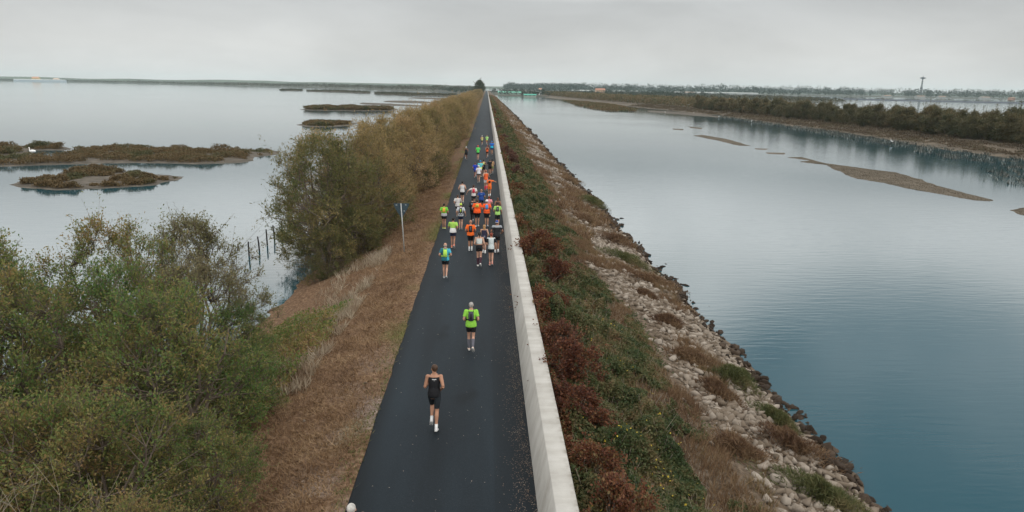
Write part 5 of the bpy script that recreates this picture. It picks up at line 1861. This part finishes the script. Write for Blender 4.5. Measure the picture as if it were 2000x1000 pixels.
make_person("runner in black jacket and black leggings beside the stout orange shirt", 922.5, 433, 401, legs=(10, 20, -8, 44), arms=(-24, 84, 10, 14, 90, 10), skin=0, H=1.6, wide=.95,
            shirt=('long', (.016, .016, .019), dict(boxes=((-.1, .12, .34, .41, (.3, .31, .33)), (-.06, .1, .08, .12, (.2, .2, .21))))), shorts=('leggings', BLACK), sock=None, shoe=(.2, .2, .21), hair=('short', DHAIR))
make_person("runner in orange shirt with blue backpack and white cap", 950.5, 443, 392, legs=(4, 18, 2, 34), arms=(-20, 76, 24, -22, 74, 22), skin=1, build=1.12,
            shirt=('tee', (.85, .11, .02), dict(boxes=((-.3, .3, .02, .045, (.2, .03, .02)),))), shorts=('long', BLACK), sock=None, shoe=(.5, .52, .56), hair=('short', BHAIR), cap=((.75, .74, .76),), pack=((.08, .26, .55), (.1, .1, .12), .85))
make_person("red haired woman runner in pink top in front of the blue backpack", 955, 424, 385, legs=RUN_B, arms=AR_B, skin=1, wide=.93,
            shirt=('tee', (.68, .26, .28)), shorts=('mid', (.4, .12, .14)), sock=None, shoe=(.6, .5, .3), hair=('bun', RHAIR))
make_person("brown haired woman runner with bare tanned shoulders beside the wall", 972, 427, 386, legs=RUN_A, arms=(-16, 84, 16, -20, 84, 16), skin=2, wide=.94,
            shirt=('crop', (.1, .05, .04)), shorts=('mid', BLACK), sock=None, shoe=(.6, .55, .3), hair=('long', (.1, .04, .02)))
make_person("runner in lime green shirt with dark backpack and dark cap beside the wall", 971.5, 444, 397, legs=(4, 16, -4, 40), arms=(-14, 66, 20, -8, 50, 20), skin=1, build=1.05,
            shirt=('tee', (.34, .6, .16)), shorts=('long', (.014, .015, .02)), sock=None, shoe=(.2, .2, .2), hair=('short', DHAIR), cap=((.03, .02, .02),), pack=((.03, .035, .035), BLACK, .95, (.16, .18, .17)))
make_person("runner in orange top and orange shorts waving a raised right arm", 956, 385, 347, legs=(2, 12, -4, 36), arms=(-20, 84, 16, 50, 20, 68), skin=1, wide=.96,
            shirt=('tee', (.80, .16, .03)), shorts=('mid', (.85, .17, .02)), sock=(WHITE, .2), shoe=(.2, .22, .25), hair=('short', BHAIR), pack=((.03, .02, .02), (.6, .12, .04), .5))
make_person("runner in orange vest and white shorts with red socks", 949, 373, 333, legs=(6, 20, -4, 44), arms=AR_A, skin=0, wide=.95,
            shirt=('tank', (.75, .13, .04)), shorts=('mid', (.66, .66, .68)), sock=((.6, .05, .08), .28), shoe=(.06, .06, .07), hair=('short', (.35, .15, .1)))
make_person("runner in white shirt and white cap behind the blue shirt", 935, 357, 324, legs=(4, 16, 0, 34), arms=(-20, 80, 18, -20, 80, 18), skin=0, build=1.1,
            shirt=('tee', (.66, .65, .68)), shorts=('short', (.05, .03, .03)), sock=None, shoe=(.3, .3, .28), hair=('short', GHAIR), cap=((.7, .7, .7),))
make_person("runner in royal blue shirt and white trimmed shorts left of the turquoise one", 928, 347, 317, legs=RUN_A, arms=AR_A, skin=1,
            shirt=('tee', (.02, .05, .42)), shorts=('mid', (.12, .16, .4)), sock=((.35, .05, .05), .2), shoe=(.55, .55, .4), hair=('short', (.1, .03, .03)))
make_person("runner in turquoise and yellow shirt with blue cap", 938, 346, 313, legs=RUN_B, arms=(-18, 80, 20, -18, 80, 20), skin=0, build=1.08,
            shirt=('tee', (.13, .52, .55), dict(split=(.12, (.66, .66, .12)))), shorts=('mid', (.06, .2, .3)), sock=None, shoe=(.6, .58, .35), hair=('short', BHAIR), cap=((.05, .26, .6),))
make_person("runner in black top with pale yellow shoulder pack", 944.5, 343, 311, legs=RUN_A, arms=AR_A, skin=1,
            shirt=('tank', BLACK), shorts=('mid', BLACK), sock=None, shoe=(.3, .3, .3), hair=('short', DHAIR), pack=((.6, .58, .2), (.5, .5, .2), .6))
make_person("runner all in black beside the long haired woman", 956.5, 342, 312, legs=(6, 18, -2, 36), arms=AR_B, skin=1,
            shirt=('tee', (.016, .016, .02)), shorts=('mid', BLACK), sock=None, shoe=(.12, .12, .13), hair=('short', BHAIR))
make_person("woman runner with long black hair and tan tank by the wall", 961, 340, 310, legs=RUN_A, arms=(-14, 80, 14, -20, 84, 14), skin=1, wide=.94,
            shirt=('tank', (.42, .28, .14)), shorts=('mid', (.2, .24, .08)), sock=None, shoe=(.12, .16, .14), hair=('long', DHAIR))
make_person("runner in black vest and white cap alone at the left edge far ahead", 910.5, 312, 286, legs=RUN_B, arms=AR_B, skin=2,
            shirt=('tank', (.018, .02, .022)), shorts=('mid', BLACK), sock=None, shoe=(.1, .07, .06), hair=('short', DHAIR), cap=((.66, .66, .66),))
make_person("runner in bright green shirt with orange red cap", 933.5, 312, 285, legs=(4, 16, -2, 30), arms=(-16, 70, 18, -18, 74, 18), skin=0,
            shirt=('tee', (.1, .62, .12)), shorts=('mid', (.015, .03, .02)), sock=None, shoe=(.5, .35, .35), hair=('short', (.3, .06, .03)), cap=((.75, .10, .05),))
make_person("runner in orange vest with black straps ahead of the green shirt", 951.5, 308, 284, legs=RUN_A, arms=AR_A, skin=1, wide=.95,
            shirt=('tank', (.72, .12, .03)), shorts=('mid', (.1, .03, .02)), sock=None, shoe=(.5, .2, .15), hair=('short', (.3, .05, .03)), pack=((.02, .02, .02), BLACK, .6))
make_person("runner in blue and turquoise shirt touching the wall line far ahead", 960.5, 303, 276, legs=(4, 16, 0, 32), arms=(-18, 76, 20, -18, 76, 20), skin=1, build=1.1,
            shirt=('tee', (.02, .12, .45), dict(split=(.14, (.03, .42, .6)))), shorts=('mid', (.02, .07, .22)), sock=None, shoe=(.05, .06, .08), hair=('short', BHAIR), cap=((.1, .28, .6),))
make_person("runner in pale yellow top and white cap at the head of the race", 941.5, 283.5, 265, legs=RUN_A, arms=AR_A, skin=1,
            shirt=('tank', (.58, .55, .22)), shorts=('mid', BLACK), sock=None, shoe=(.5, .4, .35), hair=('short', DHAIR), cap=((.66, .66, .6),))
make_person("runner in pale lime shirt and orange shorts at the head of the race", 951, 283, 264, legs=RUN_B, arms=AR_B, skin=0,
            shirt=('tee', (.38, .7, .22)), shorts=('mid', (.55, .14, .06)), sock=None, shoe=(.5, .4, .3), hair=('short', (.3, .2, .1)))
# the one just entering the picture at the bottom: only the head shows
hp = at(684, 994, 1.62)
make_person("white haired runner with only the head showing at the bottom edge of the photo", 0, 0, H=1.74, legs=RUN_A, arms=AR_A, skin=0,
            shirt=('tee', (.75, .16, .03)), shorts=('mid', BLACK), sock=(WHITE, .08), shoe=WHITE, hair=('short', (.42, .40, .37)), fine=True).location = (hp.x, hp.y, 0.012)

# ------------------------------------------------------------------ the road sign
galv = plain("galvanised_steel", (0.36, 0.37, 0.36), 0.5, 0.12, 8, 0, 0.5)
sign_back = plain("sign_back", (0.035, 0.06, 0.075), 0.55, 0.15, 4, 0, 0.4)
sb = at(790, 488, -0.3)
sz = gz(sb.x, sb.y)
stop_ = at_y(783, 398, sb.y)
root = tag(empty("road_sign", (sb.x, sb.y, sz)), "triangular road sign seen from behind on a thin leaning grey pole by the hedge", "road sign")
hgt = stop_.z - sz
dx = stop_.x - sb.x
lean_at = lambda z: dx * z / hgt
MB().tube([(0, 0, -.2), (lean_at(hgt * .5), 0, hgt * .5), (lean_at(hgt), 0, hgt + .02)], .032, 12).build("pole", galv, root, True)
W2, Hh_ = .44, .80
zc = hgt
tri = [(-W2, 0), (-W2 + .03, .02), (W2 - .03, .02), (W2, 0), (W2, -.06), (W2 - .10, -.30), (.05, -Hh_), (0, -Hh_ - .02), (-.05, -Hh_), (-W2 + .10, -.30), (-W2, -.06)]
cx = lean_at(hgt - .35)
bmv = [(cx + x, .045, zc + z) for x, z in tri] + [(cx + x, .060, zc + z) for x, z in tri]
k = len(tri)
plate = mesh_obj("sign_plate", bmv, [tuple(range(k)), tuple(reversed(range(k, 2 * k)))] + [(i, i + k, (i + 1) % k + k, (i + 1) % k) for i in range(k)], sign_back, root)
for z_ in (-.10, -.38):
    MB().box(cx - .2, cx + .2, .034, .043, zc + z_ - .02, zc + z_ + .02).build("bracket", sign_back, root)
st_m = plain("sticker", (.42, .45, .45), .6, .1)
for (x_, z_) in ((.25, -.07), (.16, -.42), (-.28, -.08)):
    MB().box(cx + x_ - .045, cx + x_ + .045, .040, .0445, zc + z_ - .018, zc + z_ + .018).build("sticker", st_m, plate)

# ------------------------------------------------------------------ the wire fence of thin posts standing in the lagoon
wood_dark = plain("tarred_wood", (.022, .02, .022), .8, .4, 9, .3)
pb = [(354, 600, 545), (486.5, 500, 472), (507, 490, 462), (522, 477, 448), (536.5, 468, 440), (552, 458, 432), (566, 448, 424)]
ps = [at(a, b) for a, b, c in pb]
root = tag(empty("wire_fence", (ps[2].x, ps[2].y, WATER)), "wire fence of thin dark posts standing in the water beside the hedge's front tree", "fence")
tops = []
fr_ = random.Random(8)
for (a, b, c), p in zip(pb, ps):
    h_ = max(0.9, min(2.0, at_y(a, c, p.y).z - WATER))
    q = Vector((p.x - ps[2].x, p.y - ps[2].y, 0))
    tx = fr_.uniform(-.08, .02)
    MB().tube([q + Vector((0, 0, -.5)), q + Vector((tx * .4, 0, h_ * .5)), q + Vector((tx, 0, h_))], [.06, .055, .05], 8).build("post", wood_dark, root, True)
    tops.append(q + Vector((tx, 0, h_)))
for f_ in (.88, .45):
    mb = MB()
    for a, b in zip(tops[:-1], tops[1:]):
        a1, b1 = Vector((a.x, a.y, a.z * f_)), Vector((b.x, b.y, b.z * f_))
        mb.tube([a1, a1.lerp(b1, .5) - Vector((0, 0, .06)), b1], .008, 5)
    mb.build("wire", wood_dark, root, True)

# ------------------------------------------------------------------ far buildings, tower, birds
def house(name, lab, px, py, D, w, d, h, rh, wallc, roofc, cat="house", win=4, group=None):
    """A gabled building with its window openings, standing D metres up the lagoon."""
    p = at_y(px, py, D)
    root = tag(empty(name, (p.x, D, WATER + .4)), lab, cat, group)
    wm, rm = plain("render", wallc, .8, .1, .5), plain("roofing", roofc, .8, .15, .5)
    mb = MB().box(-w / 2, w / 2, -d / 2, d / 2, -1, h)
    mb.add([(-w / 2, -d / 2, h), (-w / 2, d / 2, h), (-w / 2, 0, h + rh - .1), (w / 2, -d / 2, h), (w / 2, d / 2, h), (w / 2, 0, h + rh - .1)], [(0, 2, 1), (3, 4, 5)])
    mb.build("wall", wm, root)
    o = .5
    mb = MB()
    for sy in (-1, 1):
        y0, z0 = sy * (d / 2 + o), h - o * rh / (d / 2)
        mb.add([(-w / 2 - o, y0, z0), (w / 2 + o, y0, z0), (w / 2 + o, 0, h + rh), (-w / 2 - o, 0, h + rh), (-w / 2 - o, y0, z0 + .3), (w / 2 + o, y0, z0 + .3), (w / 2 + o, 0, h + rh + .3), (-w / 2 - o, 0, h + rh + .3)],
               [(0, 1, 2, 3), (4, 7, 6, 5), (0, 4, 5, 1), (3, 2, 6, 7), (0, 3, 7, 4), (1, 5, 6, 2)])
    mb.build("roof", rm, root)
    dk = plain("dark_glass", (.03, .035, .04), .3, .1)
    for i in range(win):
        x = -w / 2 + w * (i + .5) / win
        MB().box(x - .6, x + .6, -d / 2 - .03, -d / 2 - .01, h * .45, h * .45 + 1.4).build("window", dk, root)
    return root


house("farmhouse", "orange walled villa with a terracotta roof showing above the far bank's scrub", 1172, 175, 1500, 20, 11, 8.5, 3.2, (.48, .33, .22), (.36, .17, .11))
house("green_shed", "low shed with a bright green roof at the channel head", 1035, 185, 870, 15, 8, 2.2, 1.2, (.3, .35, .3), (.08, .32, .24), "shed", 3)
house("green_shed", "long pale green roofed shed in the trees at the channel head", 996, 180, 1060, 36, 8, 3.5, 1.5, (.25, .32, .28), (.16, .40, .30), "shed", 6)
house("white_house", "small white house at the channel head beside the end of the far bank", 1055, 172, 1100, 3.6, 4, 9.0, 1.4, (.7, .7, .68), (.5, .3, .22), "house", 1)
for i, (lab, px_, w_) in enumerate((("long white greenhouse left of centre on the far right shore", 1135, 60), ("white greenhouse behind the orange walled villa", 1220, 110), ("longest white greenhouse on the far right shore", 1390, 300),
                                    ("pale low building under the woods, right of the longest greenhouse", 1345, 60), ("cream house among woods, below the tower", 1798, 46), ("white house in the woods, first right of the tower", 1840, 40),
                                    ("pale house in the woods near the photo's right edge", 1925, 50), ("reddish house in the woods at the photo's far right", 1978, 22), ("cream house in the woods left of the tower", 1733, 40))):
    D = 2230 if i < 3 else 1950
    gh = i < 3
    house("greenhouse" if gh else "house", lab, px_, 180, D, w_ * (1 if gh else .5), 14, 4.5 if gh else 5.0, 1.6, (.33, .34, .33) if i != 7 else (.4, .22, .16), (.45, .46, .45) if gh else (.3, .2, .14), "greenhouse" if gh else "house", 6)
house("long_warehouse", "long white and blue waterside warehouse on the far left shore", 78, 156, 3330, 230, 16, 9, 2, (.4, .46, .5), (.5, .53, .54), "warehouse", 12)
house("ochre_house", "ochre house with a tall gable on the left horizon", 70, 152, 3420, 30, 18, 17, 6, (.62, .45, .2), (.5, .25, .14), "house", 4)
house("cream_house", "cream house right of the ochre one on the left horizon", 110, 153, 3420, 22, 16, 14, 4, (.62, .5, .4), (.6, .45, .35), "house", 4)

tp = at_y(1799, 176, 2000)
root = tag(empty("tower", (tp.x, 2000, WATER + .5)), "tall lattice tower with a wide round platform rising over the woods at right", "tower")
steel = plain("tower_steel", (.085, .095, .10), .6, .15, .3)
ht = at_y(1800, 149, 2000).z - WATER - .5
zp = at_y(1800, 152.6, 2000).z - WATER - .5
mb = MB()
for sx in (-1, 1):
    for sy in (-1, 1):
        mb.tube([(sx * 2.4, sy * 2.4, 0), (sx * .9, sy * .9, zp)], [.45, .3], 6)
N_ = 9
for i in range(N_):
    z0, z1 = zp * i / N_, zp * (i + 1) / N_
    a0, a1 = 2.4 - 1.5 * i / N_, 2.4 - 1.5 * (i + 1) / N_
    for (u0, v0, u1, v1) in ((-1, -1, 1, -1), (1, -1, 1, 1), (1, 1, -1, 1), (-1, 1, -1, -1)):
        mb.tube([(u0 * a0, v0 * a0, z0), (u1 * a1, v1 * a1, z1)], .22, 5)
        mb.tube([(u1 * a0, v1 * a0, z0), (u0 * a1, v0 * a1, z1)], .22, 5)
mb.build("lattice_mast", steel, root)
MB().loft([(0, 0, zp - 2.4), (0, 0, zp - .9), (0, 0, zp + .6), (0, 0, zp + 1.6), (0, 0, zp + 3.4)], [1.5, 6, 9.0, 5.5, 1.6], [1.5, 6, 9.0, 5.5, 1.6], (1, 0, 0), 20).build("platform", steel, root)
MB().tube([(0, 0, zp + 2), (0, 0, ht + 2.0)], [.5, .2], 6).build("antenna", steel, root)
MB().loft([(0, 0, zp * .45), (0, 0, zp * .5), (0, 0, zp * .55)], [3.3, 3.6, 3.0], [3.3, 3.6, 3.0], (1, 0, 0), 12).build("gallery", steel, root)

feather = plain("white_feather", (.78, .78, .76), .8, .05)
leg_m = plain("bird_leg", (.05, .05, .05), .6, .1)


def bird(lab, px_, py_, z, s, rz):
    p = at(px_, py_, z)
    root = tag(empty("egret", (p.x, p.y, z), rz), lab, "bird")
    mb = MB()
    mb.loft([Vector(q) * s for q in ((0, -.30, .36), (0, -.16, .42), (0, .02, .46), (0, .14, .52), (0, .20, .62), (0, .15, .74), (0, .17, .86), (0, .22, .91), (0, .27, .90))],
            [.012 * s, .075 * s, .10 * s, .07 * s, .035 * s, .025 * s, .024 * s, .034 * s, .012 * s], [.02 * s, .085 * s, .115 * s, .075 * s, .035 * s, .025 * s, .024 * s, .034 * s, .012 * s], (1, 0, 0), 10)
    mb.build("body", feather, root, True)
    MB().tube([Vector((0, .25, .90)) * s, Vector((0, .40, .87)) * s], [.014 * s, .003 * s], 6).build("beak", plain("beak", (.5, .36, .1), .5, .1), root, True)
    for sx in (-1, 1):
        MB().tube([Vector((sx * .04, .0, .38)) * s, Vector((sx * .045, -.03, .2)) * s, Vector((sx * .045, .0, -.05)) * s], .012 * s, 6).build("leg", leg_m, root, True)


for i, (lab, px_, py_, z_) in enumerate((("white egret standing on the sand edge of the far bank, below the thickest scrub", 1649, 245, -2.2), ("white egret in the shallows off the far bank, beside the reed stubs", 1741, 280, -2.5),
                                         ("white egret at the water's edge toward the channel head, leftmost of the egrets", 1299, 221, WATER), ("white egret on the flats off the far bank, second from the left", 1355, 222, WATER),
                                         ("white egret on the flats off the far bank, third from the left", 1404, 230, WATER), ("white egret on the far bank, fourth from the left", 1468, 239, WATER))):
    bird(lab, px_, py_, z_, 1.15, i * 1.1)
# the white swan in the creek of the long island
bp_ = at(64, 298.5)
root = tag(empty("swan", (bp_.x, bp_.y, WATER), R(70)), "white swan floating in the creek behind the long russet island", "bird")
MB().loft([Vector(q) for q in ((0, -.75, .30), (0, -.5, .28), (0, -.1, .26), (0, .3, .24), (0, .52, .26), (0, .66, .42), (0, .62, .65), (0, .66, .84), (0, .76, .86))],
          [.02, .2, .3, .27, .13, .07, .06, .075, .04], [.05, .2, .27, .25, .13, .07, .06, .07, .04], (1, 0, 0), 12).build("body", feather, root, True)
MB().tube([(0, .77, .85), (0, .92, .79)], [.035, .012], 6).build("beak", plain("swan_beak", (.5, .2, .04), .5, .1), root, True)
# white pebbles on the verge
for i, (px_, py_, lab) in enumerate(((593, 818, "white stone lying on the straw verge beside the near thicket"), (714, 762, "pale stone half way across the straw verge, level with the black tank runner's head"), (721, 566, "pale stone on the verge level with the end of the paving joint"))):
    p = at(px_, py_, -.3)
    v, f = rock_lo[i]
    o = tag(mesh_obj("stone", v * .075, f, pale_stone), lab, "stone")
    o.location = (p.x, p.y, gz(p.x, p.y) + .02)

# ------------------------------------------------------------------ the air
hz_m = bpy.data.materials.new("haze_air")
hz_m.use_nodes = True
hz_m.node_tree.nodes.clear()
ho = hz_m.node_tree.nodes.new("ShaderNodeOutputMaterial")
pv = hz_m.node_tree.nodes.new("ShaderNodeVolumePrincipled")
pv.inputs["Color"].default_value = (0.78, 0.98, 1.0, 1)
pv.inputs["Density"].default_value = 0.00007
pv.inputs["Anisotropy"].default_value = 0.0
hz_m.node_tree.links.new(pv.outputs[0], ho.inputs["Volume"])
tag(MB().box(-5600, 5600, -400, 5600, -12.0, 62.0).build("haze", hz_m), kind='stuff')
